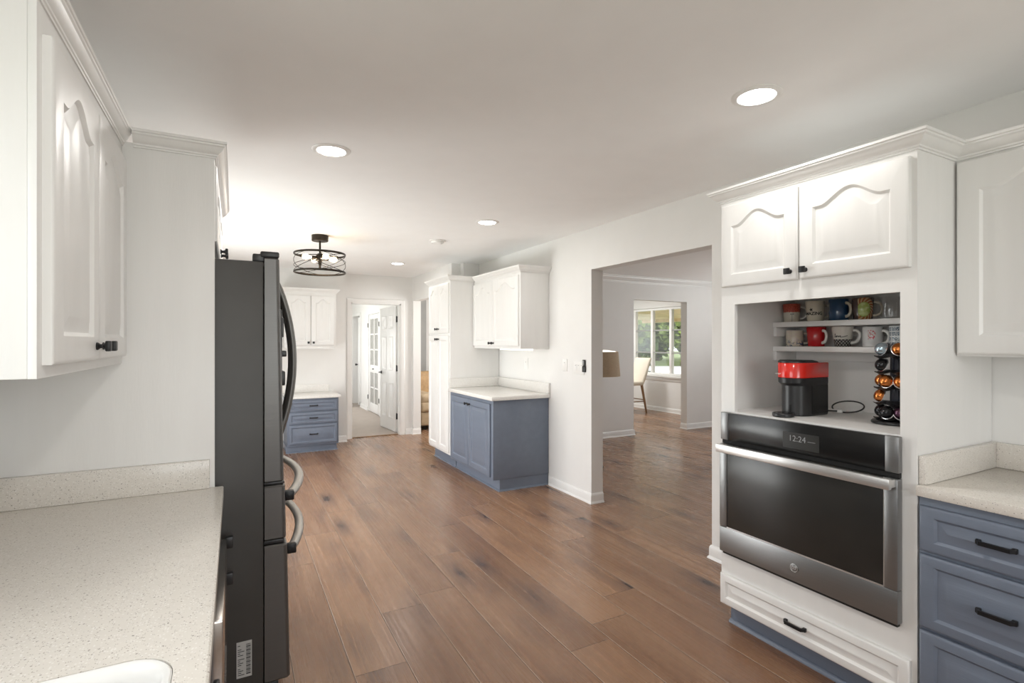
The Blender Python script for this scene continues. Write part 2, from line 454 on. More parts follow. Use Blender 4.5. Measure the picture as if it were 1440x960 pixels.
# ------------------------------------------------------------------ geometry helpers
class MB:
    def __init__(s):
        s.bm = bmesh.new()

    def box(s, x0, x1, y0, y1, z0, z1, bev=0.0, seg=2):
        x0, x1 = min(x0, x1), max(x0, x1)
        y0, y1 = min(y0, y1), max(y0, y1)
        z0, z1 = min(z0, z1), max(z0, z1)
        v = [s.bm.verts.new(p) for p in ((x0, y0, z0), (x1, y0, z0), (x1, y1, z0), (x0, y1, z0),
                                         (x0, y0, z1), (x1, y0, z1), (x1, y1, z1), (x0, y1, z1))]
        fs = [s.bm.faces.new([v[i] for i in q]) for q in
              ((0, 3, 2, 1), (4, 5, 6, 7), (0, 1, 5, 4), (1, 2, 6, 5), (2, 3, 7, 6), (3, 0, 4, 7))]
        if bev > 0:
            es = list({e for f in fs for e in f.edges})
            bmesh.ops.bevel(s.bm, geom=es, offset=bev, segments=seg, profile=0.5, affect='EDGES')
        return s

    def obox(s, c, ax, ay, az, sx, sy, sz, bev=0.0, seg=2):
        """box centred at c with unit axes ax, ay, az and full sizes"""
        n0 = len(s.bm.verts)
        s.bm.verts.ensure_lookup_table()
        before = set(s.bm.verts)
        s.box(-sx / 2, sx / 2, -sy / 2, sy / 2, -sz / 2, sz / 2, bev, seg)
        ax, ay, az, c = Vector(ax), Vector(ay), Vector(az), Vector(c)
        for v in s.bm.verts:
            if v not in before:
                p = v.co.copy()
                v.co = c + ax * p.x + ay * p.y + az * p.z
        return s

    def loops(s, loops, caps=(True, True), closed=True):
        rows = [[s.bm.verts.new(p) for p in L] for L in loops]
        n = len(rows[0])
        for a, b in zip(rows, rows[1:]):
            for i in range(n if closed else n - 1):
                k = (i + 1) % n
                s.bm.faces.new((a[i], a[k], b[k], b[i]))
        if caps[0]:
            s.bm.faces.new(rows[0][::-1])
        if caps[1]:
            s.bm.faces.new(rows[-1])
        return rows

    def prism(s, pts, fn, a0, a1):
        """polygon pts (2D) extruded from a0 to a1, fn(u, v, a) -> 3D"""
        s.loops([[fn(u, v, a0) for u, v in pts], [fn(u, v, a1) for u, v in pts]])
        return s

    def lathe(s, prof, c=(0, 0, 0), axis='z', n=32, caps=(True, True), U=None, V=None, W=None):
        c = Vector(c)
        if U is None:
            U, V, W = {'z': ((1, 0, 0), (0, 1, 0), (0, 0, 1)), 'x': ((0, 1, 0), (0, 0, 1), (1, 0, 0)),
                       'y': ((1, 0, 0), (0, 0, -1), (0, 1, 0))}[axis]
        U, V, W = Vector(U), Vector(V), Vector(W)
        L = []
        for r, h in prof:
            r = max(r, 1e-5)
            L.append([c + U * (r * math.cos(2 * PI * i / n)) + V * (r * math.sin(2 * PI * i / n)) + W * h for i in range(n)])
        s.loops(L, caps)
        return s

    def tube(s, pts, r, n=10, closed=False, flat=None):
        pts = [Vector(p) for p in pts]
        m = len(pts)
        L = []
        up = None
        for i, p in enumerate(pts):
            if closed:
                t = pts[(i + 1) % m] - pts[i - 1]
            else:
                t = pts[min(i + 1, m - 1)] - pts[max(i - 1, 0)]
            t.normalize()
            if up is None:
                up = Vector((0, 0, 1)) if abs(t.z) < 0.9 else Vector((1, 0, 0))
            a = (up - t * up.dot(t)).normalized()
            up = a
            b = t.cross(a)
            rr = r[i] if isinstance(r, (list, tuple)) else r
            ra, rb = (rr, rr) if flat is None else (rr * flat[0], rr * flat[1])
            L.append([p + a * (ra * math.cos(2 * PI * k / n)) + b * (rb * math.sin(2 * PI * k / n)) for k in range(n)])
        if closed:
            L.append(L[0])
            rows = [[s.bm.verts.new(p) for p in q] for q in L[:-1]]
            rows.append(rows[0])
            for a, b in zip(rows, rows[1:]):
                for i in range(n):
                    k = (i + 1) % n
                    s.bm.faces.new((a[i], a[k], b[k], b[i]))
        else:
            s.loops(L)
        return s

    def sweep(s, path, prof, closed=False):
        """profile [(out, z)] along a plan polyline; out is to the right-hand side of travel; mitred"""
        path = [Vector((p[0], p[1])) for p in path]
        m = len(path)
        L = []
        for i, p in enumerate(path):
            d0 = (p - path[i - 1]).normalized() if (i > 0 or closed) else None
            d1 = (path[(i + 1) % m] - p).normalized() if (i < m - 1 or closed) else None
            d0 = d0 or d1
            d1 = d1 or d0
            n0, n1 = Vector((d0.y, -d0.x)), Vector((d1.y, -d1.x))
            mt = (n0 + n1)
            mt = mt / max(1e-6, mt.dot(n0))
            L.append([(p.x + mt.x * o, p.y + mt.y * o, z) for o, z in prof])
        s.loops(L)
        return s

    def mesh2d(s, verts, faces, fn):
        vs = [s.bm.verts.new(fn(*v)) for v in verts]
        for f in faces:
            try:
                s.bm.faces.new([vs[i] for i in f])
            except ValueError:
                pass
        return s

    def build(s, name, mat, parent=None, smooth=35):
        bm = s.bm
        bmesh.ops.recalc_face_normals(bm, faces=bm.faces)
        xs = [v.co for v in bm.verts]
        lo = Vector([min(v[i] for v in xs) for i in range(3)])
        hi = Vector([max(v[i] for v in xs) for i in range(3)])
        c = (lo + hi) / 2
        for v in bm.verts:
            v.co -= c
        me = bpy.data.meshes.new(name)
        bm.to_mesh(me)
        bm.free()
        for mm in (mat if isinstance(mat, (list, tuple)) else [mat]):
            me.materials.append(mm)
        if smooth:
            me.polygons.foreach_set('use_smooth', [True] * len(me.polygons))
            me.set_sharp_from_angle(angle=R(smooth))
        o = bpy.data.objects.new(name, me)
        C.objects.link(o)
        if parent is not None:
            o.parent = parent
            o.location = c - origin(parent)
        else:
            o.location = c
        return o


def origin(o):
    p = Vector((0, 0, 0))
    while o is not None:
        p += o.location
        o = o.parent
    return p


def tag(o, label, cat, group=None, kind=None):
    o['label'] = label
    o['category'] = cat
    if group:
        o['group'] = group
    if kind:
        o['kind'] = kind
    return o


def thing(name, loc, label, cat, group=None):
    o = bpy.data.objects.new(name, None)
    o.empty_display_size = 0.05
    o.location = loc
    C.objects.link(o)
    return tag(o, label, cat, group)


def struct(o, label=None, cat=None):
    o['kind'] = 'structure'
    if label:
        o['label'] = label
        o['category'] = cat
    return o


def wall(name, axis, c0, c1, a0, a1, z0, z1, openings=(), mat=None, label=None):
    mb = MB()
    cuts = sorted({a0, a1, *[o[0] for o in openings], *[o[1] for o in openings]})
    def bx(p, q, r, t):
        if axis == 'x':
            mb.box(c0, c1, p, q, r, t)
        else:
            mb.box(p, q, c0, c1, r, t)
    for p, q in zip(cuts, cuts[1:]):
        zz = z0
        for o in sorted([o for o in openings if o[0] <= p + 1e-6 and o[1] >= q - 1e-6], key=lambda o: o[2]):
            if o[2] > zz + 1e-6:
                bx(p, q, zz, o[2])
            zz = o[3]
        if zz < z1 - 1e-6:
            bx(p, q, zz, z1)
    return struct(mb.build(name, mat or M['wall'], smooth=0), label, 'wall')


def text2d(txt, size, bold=0.0):
    cu = bpy.data.curves.new('t', 'FONT')
    cu.body = txt
    cu.size = size
    cu.offset = bold
    cu.align_x = 'CENTER'
    cu.align_y = 'CENTER'
    o = bpy.data.objects.new('t', cu)
    C.objects.link(o)
    dg = bpy.context.evaluated_depsgraph_get()
    me = bpy.data.meshes.new_from_object(o.evaluated_get(dg))
    vs = [(v.co.x, v.co.y) for v in me.vertices]
    fs = [tuple(p.vertices) for p in me.polygons]
    bpy.data.objects.remove(o)
    bpy.data.curves.remove(cu)
    bpy.data.meshes.remove(me)
    return vs, fs


# a raised panel front (door or drawer); O is its lower corner on the cabinet face
def front(O, U, W, w, h, t=0.02, stile=0.058, rail=0.058, arch=0.0, toprail=None, field=True, n=28):
    O, U, W = Vector(O), Vector(U), Vector(W)
    Zv = Vector((0, 0, 1))
    P = lambda u, v, k: O + U * u + Zv * v + W * k
    mb = MB()
    toprail = rail if toprail is None else toprail
    def bump(s):
        # cathedral arch: flat shoulders, then a rounded rise in the middle
        a = min(1, max(0, (s - 0.10) / 0.80))
        return (0.5 - 0.5 * math.cos(2 * PI * a)) ** 0.85
    def outer(i):
        lo = [(i + (w - 2 * i) * k / n, i) for k in range(n + 1)]
        hi = [(w - i - (w - 2 * i) * k / n, h - i) for k in range(n + 1)]
        return lo + hi
    def inner(i):
        x0, x1 = stile + i, w - stile - i
        lo = [(x0 + (x1 - x0) * k / n, rail + i) for k in range(n + 1)]
        hi = []
        for k in range(n + 1):
            s = 1 - k / n
            hi.append((x0 + (x1 - x0) * s, h - toprail - arch - i + arch * bump(s)))
        return lo + hi
    L = [[P(u, v, 0) for u, v in outer(0)], [P(u, v, t - 0.006) for u, v in outer(0)],
         [P(u, v, t - 0.002) for u, v in outer(0.003)], [P(u, v, t) for u, v in outer(0.009)]]
    if field:
        L += [[P(u, v, t) for u, v in inner(0)], [P(u, v, t - 0.004) for u, v in inner(0.004)],
              [P(u, v, t - 0.009) for u, v in inner(0.009)], [P(u, v, t - 0.009) for u, v in inner(0.014)],
              [P(u, v, t - 0.002) for u, v in inner(0.040)], [P(u, v, t - 0.001) for u, v in inner(0.044)]]
    rows = mb.loops(L, (False, False))
    m = 2 * (n + 1)
    for r in (rows[0], rows[-1]):
        for k in range(n):
            mb.bm.faces.new((r[k], r[k + 1], r[m - 2 - k], r[m - 1 - k]))
    return mb


def knob(parent, p, W, name='knob'):
    """square black knob on a flared stem; p on the face, W outward"""
    p, W = Vector(p), Vector(W)
    U = Vector((0, 0, 1)).cross(W)
    Z = Vector((0, 0, 1))
    mb = MB()
    mb.lathe([(0.010, 0), (0.010, 0.003), (0.0055, 0.008), (0.0055, 0.014), (0.010, 0.020)], p, n=14, U=U, V=Z, W=W)
    mb.obox(p + W * 0.0245, U, Z, W, 0.027, 0.027, 0.011, 0.003)
    return mb.build(name, M['black'], parent)


def pull(parent, p, U, W, ln=0.10):
    """black bar pull with angled ends; p is its centre on the face"""
    p, U, W = Vector(p), Vector(U), Vector(W)
    Z = Vector((0, 0, 1))
    mb = MB()
    h = ln / 2
    for s in (-1, 1):
        mb.obox(p + U * (s * (h - 0.007)) + W * 0.007, U, Z, W, 0.014, 0.016, 0.014, 0.002)
    prof = [(-h, 0.010), (-h + 0.012, 0.027), (h - 0.012, 0.027), (h, 0.010), (h - 0.010, 0.010), (h - 0.017, 0.018), (-h + 0.017, 0.018), (-h + 0.010, 0.010)]
    mb.prism(prof, lambda u, v, a: p + U * u + W * v + Z * a, -0.0065, 0.0065)
    return mb.build('pull', M['black'], parent)


CROWN = [(0, 0), (0.006, 0), (0.007, 0.006), (0.012, 0.008), (0.013, 0.014), (0.020, 0.018), (0.030, 0.026), (0.038, 0.038), (0.044, 0.042), (0.045, 0.048), (0.050, 0.050), (0.050, 0.060), (0, 0.060)]
def crown_prof(z, k=1.0, kz=1.0):
    return [(o * k, z + h * kz) for o, h in CROWN]
BASE = [(0, 0), (0.022, 0), (0.021, 0.008), (0.016, 0.016), (0.013, 0.020), (0.013, 0.070), (0.010, 0.080), (0.005, 0.088), (0, 0.090)]

def baseboard(name, path, label):
    return struct(MB().sweep(path, BASE).build(name, M['trim'], smooth=25), label, 'baseboard')


# ------------------------------------------------------------------ the house shell
H = 2.44
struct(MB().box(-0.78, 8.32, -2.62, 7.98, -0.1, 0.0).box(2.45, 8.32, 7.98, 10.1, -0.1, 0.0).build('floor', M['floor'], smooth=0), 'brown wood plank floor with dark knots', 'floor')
struct(MB().box(0.2, 2.45, 7.98, 13.2, -0.1, 0.008).box(2.45, 3.4, 10.12, 13.2, -0.1, 0.008).build('floor_hall', M['carpet'], smooth=0), 'beige carpet beyond the far doorway', 'carpet')
struct(MB().box(1.49, 2.28, 7.955, 7.985, 0.0, 0.012, 0.004).build('trim_1', M['legwood']), 'thin wood strip where carpet meets planks', 'threshold')
struct(MB().box(-0.8, 8.34, -2.64, 13.2, H, H + 0.1).build('ceiling', M['ceil'], smooth=0), 'flat pale ceiling', 'ceiling')

XL, XR = -0.66, 2.79
wall('wall_left', 'x', -0.78, XL, -2.62, 7.74, 0, H, [(0.05, 1.19, 1.08, 2.0), (3.66, 6.34, 0.02, 2.1)], label='white kitchen wall behind counter and fridge')
wall('wall_back', 'y', -2.62, -2.5, -0.78, 8.32, 0, H, [(-0.05, 2.25, 0.8, 2.2)], label='wall behind the camera')
wall('wall_right', 'x', XR, 2.916, -2.5, 6.24, 0, H, [(2.42, 3.74, 0, 2.075)], label='white wall with the wide cased opening')
wall('wall_far_left', 'y', 7.74, 7.86, -0.78, 1.41, 0, H, label='white wall behind the small desk cabinet')
wall('wall_far', 'y', 7.92, 8.04, 1.41, 2.57, 0, H, [(1.52, 2.27, 0, 2.02)], label='white wall around the far doorway')
struct(MB().box(1.29, 1.41, 7.86, 8.04, 0, H).build('wall_far_return', M['wall'], smooth=0), 'short return of the far wall', 'wall')
wall('wall_den', 'x', 2.45, 2.57, 6.24, 7.92, 0, H, [(6.32, 7.86, 0, 2.07)], label='white wall with opening beside the tall pantry')
struct(MB().box(2.57, 2.916, 6.14, 6.24, 0, H).build('wall_den_return', M['wall'], smooth=0), 'wall return above the pantry', 'wall')
# dining room, sunroom, den, hall
wall('wall_dining_far', 'y', 6.2, 6.33, 2.916, 8.32, 0, H, [(5.43, 6.56, 0, 2.09)], label='grey-white dining room wall with doorway to sunroom')
wall('wall_dining_right', 'x', 8.2, 8.32, -2.5, 6.2, 0, H, [(2.55, 4.65, 0.6, 2.2)], label='far side wall of the dining room')
wall('wall_sunroom_right', 'x', 7.8, 7.92, 6.33, 10.0, 0, H, [(6.75, 9.45, 0.74, 2.15)], label='sunroom wall under the big window')
wall('wall_sunroom_left', 'x', 4.74, 4.86, 6.33, 10.0, 0, H, label='side wall of the sunroom')
wall('wall_sunroom_far', 'y', 10.0, 10.12, 2.565, 7.92, 0, H, [(5.35, 7.45, 0.6, 2.15)], label='end wall of the sunroom and den')
wall('wall_hall_right', 'x', 2.45, 2.57, 8.04, 13.1, 0, H, [(10.03, 10.93, 0, 2.0), (11.72, 12.46, 0, 2.02)], label='white hall wall with french door')
wall('wall_hall_left', 'x', 0.2, 0.32, 8.04, 13.1, 0, H, [(9.5, 11.7, 0.6, 2.2)], label='left wall of the hall')
wall('wall_hall_end', 'y', 13.0, 13.12, 0.2, 3.4, 0, H, label='end wall of the hall')
struct(MB().box(0.2, 1.29, 7.86, 8.04, 0, H).build('wall_hall_near', M['wall'], smooth=0), 'hall side of the kitchen wall', 'wall')
# dark closets behind the hall doors
struct(MB().box(2.57, 3.3, 9.9, 9.95, 0, H).box(2.57, 3.3, 12.9, 12.95, 0, H).box(3.3, 3.35, 9.9, 12.95, 0, H).build('wall_closet', M['greyplastic'], smooth=0), 'dim closet wall behind the hall doors', 'wall')

# baseboards (out = right-hand side of travel)
baseboard('baseboard_right', [(2.916, 3.74), (XR, 3.74), (XR, 4.43)][::-1], 'white baseboard left of the wide opening')
baseboard('baseboard_right_near', [(XR, 1.86), (XR, 2.42), (2.916, 2.42)][::-1], 'white baseboard end beside the oven cabinet')
baseboard('baseboard_far', [(2.345, 7.92), (2.45, 7.92), (2.45, 7.86), (2.57, 7.86)], 'white baseboard at the right of the far doorway')
baseboard('baseboard_far_left', [(1.225, 7.74), (1.41, 7.74), (1.41, 7.92), (1.44, 7.92)], 'white baseboard beside the desk cabinet')
baseboard('baseboard_desk', [(-0.5, 7.74), (0.58, 7.74)], 'white baseboard left of the desk cabinet')
baseboard('baseboard_dining', [(2.93, 6.2), (5.43, 6.2), (5.43, 6.33)], 'white baseboard left of the sunroom doorway')
baseboard('baseboard_dining_right', [(6.56, 6.33), (6.56, 6.2), (8.19, 6.2)], 'white baseboard right of the sunroom doorway')
baseboard('baseboard_sunroom', [(7.8, 9.99), (7.8, 6.34)], 'white baseboard under the sunroom window')
baseboard('baseboard_hall', [(2.45, 11.70), (2.45, 11.0)], 'white baseboard in the hall')
# ceiling crown in the dining room
cp = [(0, 2.335), (0.010, 2.335), (0.012, 2.347), (0.022, 2.352), (0.024, 2.362), (0.05, 2.385), (0.072, 2.408), (0.076, 2.420), (0.090, 2.424), (0.090, 2.44), (0, 2.44)]
struct(MB().sweep([(2.92, 6.2), (8.2, 6.2)], cp).build('trim_2', M['trim'], smooth=25), 'white crown moulding along the dining room ceiling', 'crown moulding')
# casing of the far doorway
CAS = [(0, 0), (0.058, 0), (0.058, 0.012), (0.050, 0.018), (0.012, 0.012), (0.0, 0.010)]
def casing(name, x0, x1, y, z1, label, wd=0.062):
    mb = MB()
    pts = [(-1, 0), (-1, 1), (1, 1), (1, 0)]
    def loop(k, d):
        return [(x0 - k, y - d, 0.0), (x0 - k, y - d, z1 + k), (x1 + k, y - d, z1 + k), (x1 + k, y - d, 0.0)]
    prof = [(0, 0), (0, 0.010), (0.012, 0.013), (wd - 0.012, 0.018), (wd, 0.014), (wd, 0)]
    rows = [[mb.bm.verts.new(p) for p in loop(k, d)] for k, d in prof]
    for a, b in zip(rows, rows[1:] + rows[:1]):
        for i in range(3):
            mb.bm.faces.new((a[i], a[i + 1], b[i + 1], b[i]))
    for e in (0, 3):
        mb.bm.faces.new([r[e] for r in rows])
    # jamb lining
    mb.box(x0 - 0.001, x0 + 0.018, y, y + 0.12, 0, z1)
    mb.box(x1 - 0.018, x1 + 0.001, y, y + 0.12, 0, z1)
    mb.box(x0, x1, y, y + 0.12, z1 - 0.018, z1 + 0.001)
    mb.box(x1 - 0.030, x1 - 0.018, y + 0.03, y + 0.07, 0, z1 - 0.018)
    return struct(mb.build(name, M['trim'], smooth=20), label, 'door casing')
casing('trim_3', 1.52, 2.27, 7.92, 2.02, 'white casing around the far doorway')

# ------------------------------------------------------------------ windows
def window_x(name, x, y0, y1, z0, z1, ny, nz, label, mull=0.055, munt=0.014, depth=0.08):
    """window in a wall of constant x"""
    f = MB()
    f.box(x, x + depth, y0, y0 + mull, z0, z1, 0.004).box(x, x + depth, y1 - mull, y1, z0, z1, 0.004)
    f.box(x, x + depth, y0, y1, z0, z0 + mull, 0.004).box(x, x + depth, y0, y1, z1 - mull, z1, 0.004)
    for k in range(1, ny):
        yy = y0 + (y1 - y0) * k / ny
        f.box(x + 0.004, x + depth - 0.004, yy - mull * 0.7, yy + mull * 0.7, z0, z1, 0.004)
    o = struct(f.build(name, M['trim']), label, 'window')
    g = MB()
    for k in range(1, nz):
        zz = z0 + (z1 - z0) * k / nz
        g.box(x + 0.02, x + depth - 0.02, y0, y1, zz - munt, zz + munt, 0.002)
    if nz > 1:
        struct(g.build('window_muntin', M['greyplastic'], o))
    struct(MB().box(x + 0.036, x + 0.042, y0 + 0.01, y1 - 0.01, z0 + 0.01, z1 - 0.01).build('window_pane', M['pane'], o, smooth=0))
    return o
W1 = window_x('window_1', 7.82, 6.76, 9.44, 0.745, 2.145, 5, 3, 'wide sunroom window with white mullions', 0.045)
struct(MB().box(7.74, 7.82, 6.68, 9.52, 0.705, 0.745, 0.008).box(7.78, 7.80, 6.7, 9.5, 0.64, 0.705, 0.004).build('window_sill', M['trim'], W1))
window_x('window_2', -0.74, 0.06, 1.18, 1.085, 1.995, 2, 1, 'kitchen window over the sink')
window_x('door_1', -0.76, 3.67, 6.33, 0.03, 2.09, 3, 1, 'sliding glass patio door')
window_x('window_3', 8.22, 2.56, 4.64, 0.605, 2.195, 3, 3, 'dining room window')
window_x('window_4', 0.22, 9.51, 11.69, 0.605, 2.195, 3, 2, 'added hall window out of view')  # unseen window put in to go with the hall fill lamp

# ------------------------------------------------------------------ hall doors
def panel_door(name, hinge, free, z0, z1, label):
    h, f = Vector(hinge), Vector(free)
    U = (f - h).normalized()
    wd = (f - h).length
    Wn = Vector((0, 0, 1)).cross(U)
    if Wn.x > 0:
        Wn = -Wn
    o3 = lambda u, v, k: Vector((h.x, h.y, 0)) + Vector((U.x, U.y, 0)) * u + Vector((0, 0, v)) + Vector((Wn.x, Wn.y, 0)) * k
    mb = MB()
    U3, W3 = Vector((U.x, U.y, 0)), Vector((Wn.x, Wn.y, 0))
    mb.obox(o3(wd / 2, (z0 + z1) / 2, 0), U3, (0, 0, 1), W3, wd, z1 - z0, 0.036, 0.002)
    st = 0.11
    pw = (wd - 3 * st) / 2
    for zz0, zz1 in ((0.22, 0.78), (0.98, 1.52), (1.64, 1.86)):
        for k in range(2):
            u0 = st + k * (pw + st)
            # sunken moulding and raised field
            def lp(i, d):
                return [o3(u0 + i, zz0 + i, d), o3(u0 + pw - i, zz0 + i, d), o3(u0 + pw - i, zz1 - i, d), o3(u0 + i, zz1 - i, d)]
            for sgn in (1, -1):
                mb.loops([lp(0, 0.0182 * sgn), lp(0.006, 0.023 * sgn), lp(0.014, 0.0195 * sgn), lp(0.045, 0.0195 * sgn), lp(0.055, 0.022 * sgn)], (False, True))
    o = struct(mb.build(name, M['trim'], smooth=25), label, 'door')
    return o, o3, U3, W3
Vector2 = lambda a: Vector((a[0], a[1], 0))
D2, q, U3, W3 = panel_door('door_2', (2.245, 8.06, 0), (2.185, 8.80, 0), 0.022, 1.995, 'open white panel door with black lever')
lv = MB()
lv.lathe([(0.026, 0), (0.026, 0.008), (0.010, 0.012), (0.010, 0.045)], q(0.68, 0.93, 0.018), n=18, U=U3, V=(0, 0, 1), W=W3)
lv.obox(q(0.63, 0.93, 0.060), U3, (0, 0, 1), W3, 0.12, 0.018, 0.012, 0.004)
struct(lv.build('door_handle', M['black'], D2))
for z in (0.27, 1.02, 1.79):
    hb = MB()
    hb.box(2.238, 2.2515, 8.016, 8.046, z - 0.045, z + 0.045, 0.001)
    hb.lathe([(0.007, -0.048), (0.007, 0.048)], (2.236, 8.045, z), n=10)
    struct(hb.build('door_hinge', M['black'], D2))
# french door in the hall wall (glazed, closed)
fd = MB()
ya, yb = 10.035, 10.925
for a, b, c, d in ((ya, ya + 0.12, 0.02, 1.995), (yb - 0.12, yb, 0.02, 1.995)):
    fd.box(2.455, 2.495, a, b, c, d, 0.003)
for c, d in ((0.02, 0.20), (0.82, 0.97), (1.90, 1.995)):
    fd.box(2.455, 2.495, ya + 0.11, yb - 0.11, c, d, 0.003)
ym = (ya + yb) / 2
fd.box(2.460, 2.490, ym - 0.03, ym + 0.03, 0.2, 1.9, 0.003)
for z in (0.51, 1.28, 1.59):
    fd.box(2.460, 2.490, ya + 0.11, yb - 0.11, z - 0.014, z + 0.014, 0.003)
D3 = struct(fd.build('door_3', M['trim']), 'white french door with textured glass panes in the hall', 'door')
struct(MB().box(2.470, 2.476, ya + 0.1, yb - 0.1, 0.18, 1.92).build('door_glass', M['frost'], D3, smooth=0))
for yy in (10.025, 10.955):
    for z in (0.3, 1.78):
        struct(MB().box(2.438, 2.449, yy - 0.012, yy + 0.012, z - 0.045, z + 0.045, 0.002).build('door_hinge', M['black'], D3))
struct(MB().lathe([(0.012, 0), (0.006, 0.01), (0.014, 0.025), (0.010, 0.032)], (2.455, 10.48, 0.895), n=14, U=(0, 1, 0), V=(0, 0, 1), W=(-1, 0, 0)).build('door_handle', M['black'], D3))
dd = MB()
dd.obox((2.66, 12.20, 1.005), Vector((0.62, -0.5, 0)).normalized().cross(Vector((0, 0, 1))), (0, 0, 1), Vector((0.62, -0.5, 0)).normalized(), 0.62, 1.97, 0.036, 0.003)
D4 = struct(dd.build('door_4', M['trim']), 'white door standing ajar at the end of the hall', 'door')
struct(MB().lathe([(0.02, 0), (0.008, 0.012), (0.026, 0.03), (0.02, 0.05)], (2.44, 11.96, 0.93), n=14, U=(0, 1, 0), V=(0, 0, 1), W=(-1, 0, 0)).build('door_handle', M['black'], D4))
struct(MB().box(2.430, 2.449, 12.46, 12.54, 0.01, 2.08, 0.004).box(2.430, 2.449, 11.66, 11.72, 0.1, 2.08, 0.004).box(2.430, 2.449, 11.72, 12.46, 2.02, 2.08, 0.004).build('trim_4', M['trim']), 'white casing around the ajar hall door', 'door casing')

# ------------------------------------------------------------------ kitchen: left side
t = thing('upper_cabinet', (-0.49, 1.71, 1.36), 'white wall cabinet with two arched doors above the speckled counter', 'cabinet')
b = MB()
b.box(-0.655, -0.345, 1.295, 2.135, 1.36, 2.10, 0.002)
b.box(-0.345, -0.331, 1.295, 2.135, 1.36, 2.10, 0.001)
b.build('cabinet_body', M['cab'], t)
for y0, y1, kn in ((1.325, 1.705, 1.672), (1.712, 2.095, 1.745)):
    d = front((-0.331, y1, 1.385), (0, -1, 0), (1, 0, 0), y1 - y0, 0.645, arch=0.055, toprail=0.05).build('door', M['cab'], t)
    knob(d, (-0.311, kn, 1.42), (1, 0, 0))
MB().sweep([(-0.655, 1.295), (-0.331, 1.295), (-0.331, 2.1415)], crown_prof(2.085, 0.55, 0.9)).build('crown_moulding', M['cab'], t, smooth=20)

t = thing('fridge_surround', (-0.35, 2.66, 0), 'white panel surround with cabinet above the dark refrigerator', 'cabinet')
MB().box(-0.655, -0.063, 2.142, 2.160, 0.0, 2.10, 0.001).build('end_panel', M['cab'], t)
MB().box(-0.655, -0.063, 3.16, 3.18, 0.0, 2.10, 0.001).build('end_panel', M['cab'], t)
MB().box(-0.655, -0.075, 2.161, 3.159, 1.79, 2.10, 0.001).build('cabinet_body', M['cab'], t)
for y0, y1, kn in ((2.17, 2.655, 2.60), (2.665, 3.15, 2.72)):
    d = front((-0.075, y1, 1.795), (0, -1, 0), (1, 0, 0), y1 - y0, 0.275, arch=0.03).build('door', M['cab'], t)
    knob(d, (-0.055, kn, 1.825), (1, 0, 0))
MB().sweep([(-0.30, 2.142), (-0.063, 2.142), (-0.063, 3.18)], crown_prof(2.085, 0.78, 0.9)).build('crown_moulding', M['cab'], t, smooth=20)

# counter, cut out for the sink
t = thing('countertop', (-0.35, 0.6, 0.875), 'long speckled beige quartz countertop with backsplash beside the fridge', 'countertop')
def counter_with_hole(x0, x1, y0, y1, z0, z1, hx0, hx1, hy0, hy1, r):
    mb = MB()
    n = 8
    hole = []
    for cx, cy, a0 in ((hx1 - r, hy1 - r, 0), (hx0 + r, hy1 - r, 90), (hx0 + r, hy0 + r, 180), (hx1 - r, hy0 + r, 270)):
        for k in range(n + 1):
            a = R(a0 + 90 * k / n)
            hole.append((cx + r * math.cos(a), cy + r * math.sin(a)))
    out = []
    for k, (hx, hy) in enumerate(hole):
        q_, kk = divmod(k, n + 1)
        corner = [(x1, y1), (x0, y1), (x0, y0), (x1, y0)][q_]
        nxt = {0: ((x1, hy), (hx, y1)), 1: ((hx, y1), (x0, hy)), 2: ((x0, hy), (hx, y0)), 3: ((hx, y0), (x1, hy))}[q_]
        if kk < n / 2:
            out.append(nxt[0])
        elif kk == n / 2:
            out.append(corner)
        else:
            out.append(nxt[1])
    e = 0.004
    def ins(p):
        return (min(max(p[0], x0 + e), x1 - e), min(max(p[1], y0 + e), y1 - e))
    L = [[(*p, z0) for p in hole], [(*p, z0) for p in out], [(*p, z1 - e) for p in out], [(*ins(p), z1) for p in out], [(*p, z1) for p in hole], [(*p, z0) for p in hole]]
    rows = [[mb.bm.verts.new(p) for p in l] for l in L[:-1]]
    rows.append(rows[0])
    m = len(hole)
    for a, c in zip(rows, rows[1:]):
        for i in range(m):
            k = (i + 1) % m
            mb.bm.faces.new((a[i], a[k], c[k], c[i]))
    return mb
counter_with_hole(-0.655, -0.035, -2.3, 2.138, 0.877, 0.915, -0.54, -0.085, 0.28, 1.035, 0.07).build('slab', M['quartz'], t, smooth=30)
MB().box(-0.634, -0.078, 2.119, 2.1415, 0.9155, 1.015, 0.002).build('backsplash', M['quartz'], t)
MB().box(-0.655, -0.635, -2.3, 2.1415, 0.9155, 1.015, 0.002).build('backsplash', M['quartz'], t)
s_ = MB()
def rr(x0, x1, y0, y1, r, z, n=8):
    L = []
    for cx, cy, a0 in ((x1 - r, y1 - r, 0), (x0 + r, y1 - r, 90), (x0 + r, y0 + r, 180), (x1 - r, y0 + r, 270)):
        for k in range(n + 1):
            a = R(a0 + 90 * k / n)
            L.append((cx + r * math.cos(a), cy + r * math.sin(a), z))
    return L
def rin(i, z, k=1.0):
    return rr(-0.539 + i, -0.086 - i, 0.281 + i, 1.034 - i, max(0.02, 0.069 - i * k), z)
s_.loops([rin(0.0, 0.90), rin(0.0, 0.913), rin(0.003, 0.9155), rin(0.008, 0.9150), rin(0.014, 0.909), rin(0.018, 0.895), rin(0.024, 0.72), rin(0.045, 0.69), rin(0.20, 0.684, 0.2)], (False, True))
s_.loops([rin(0.0, 0.90), rin(0.004, 0.70), rin(0.03, 0.67)], (False, True))
tag(s_.build('sink', M['sink'], smooth=40), 'white sink basin set in the beige counter', 'sink')
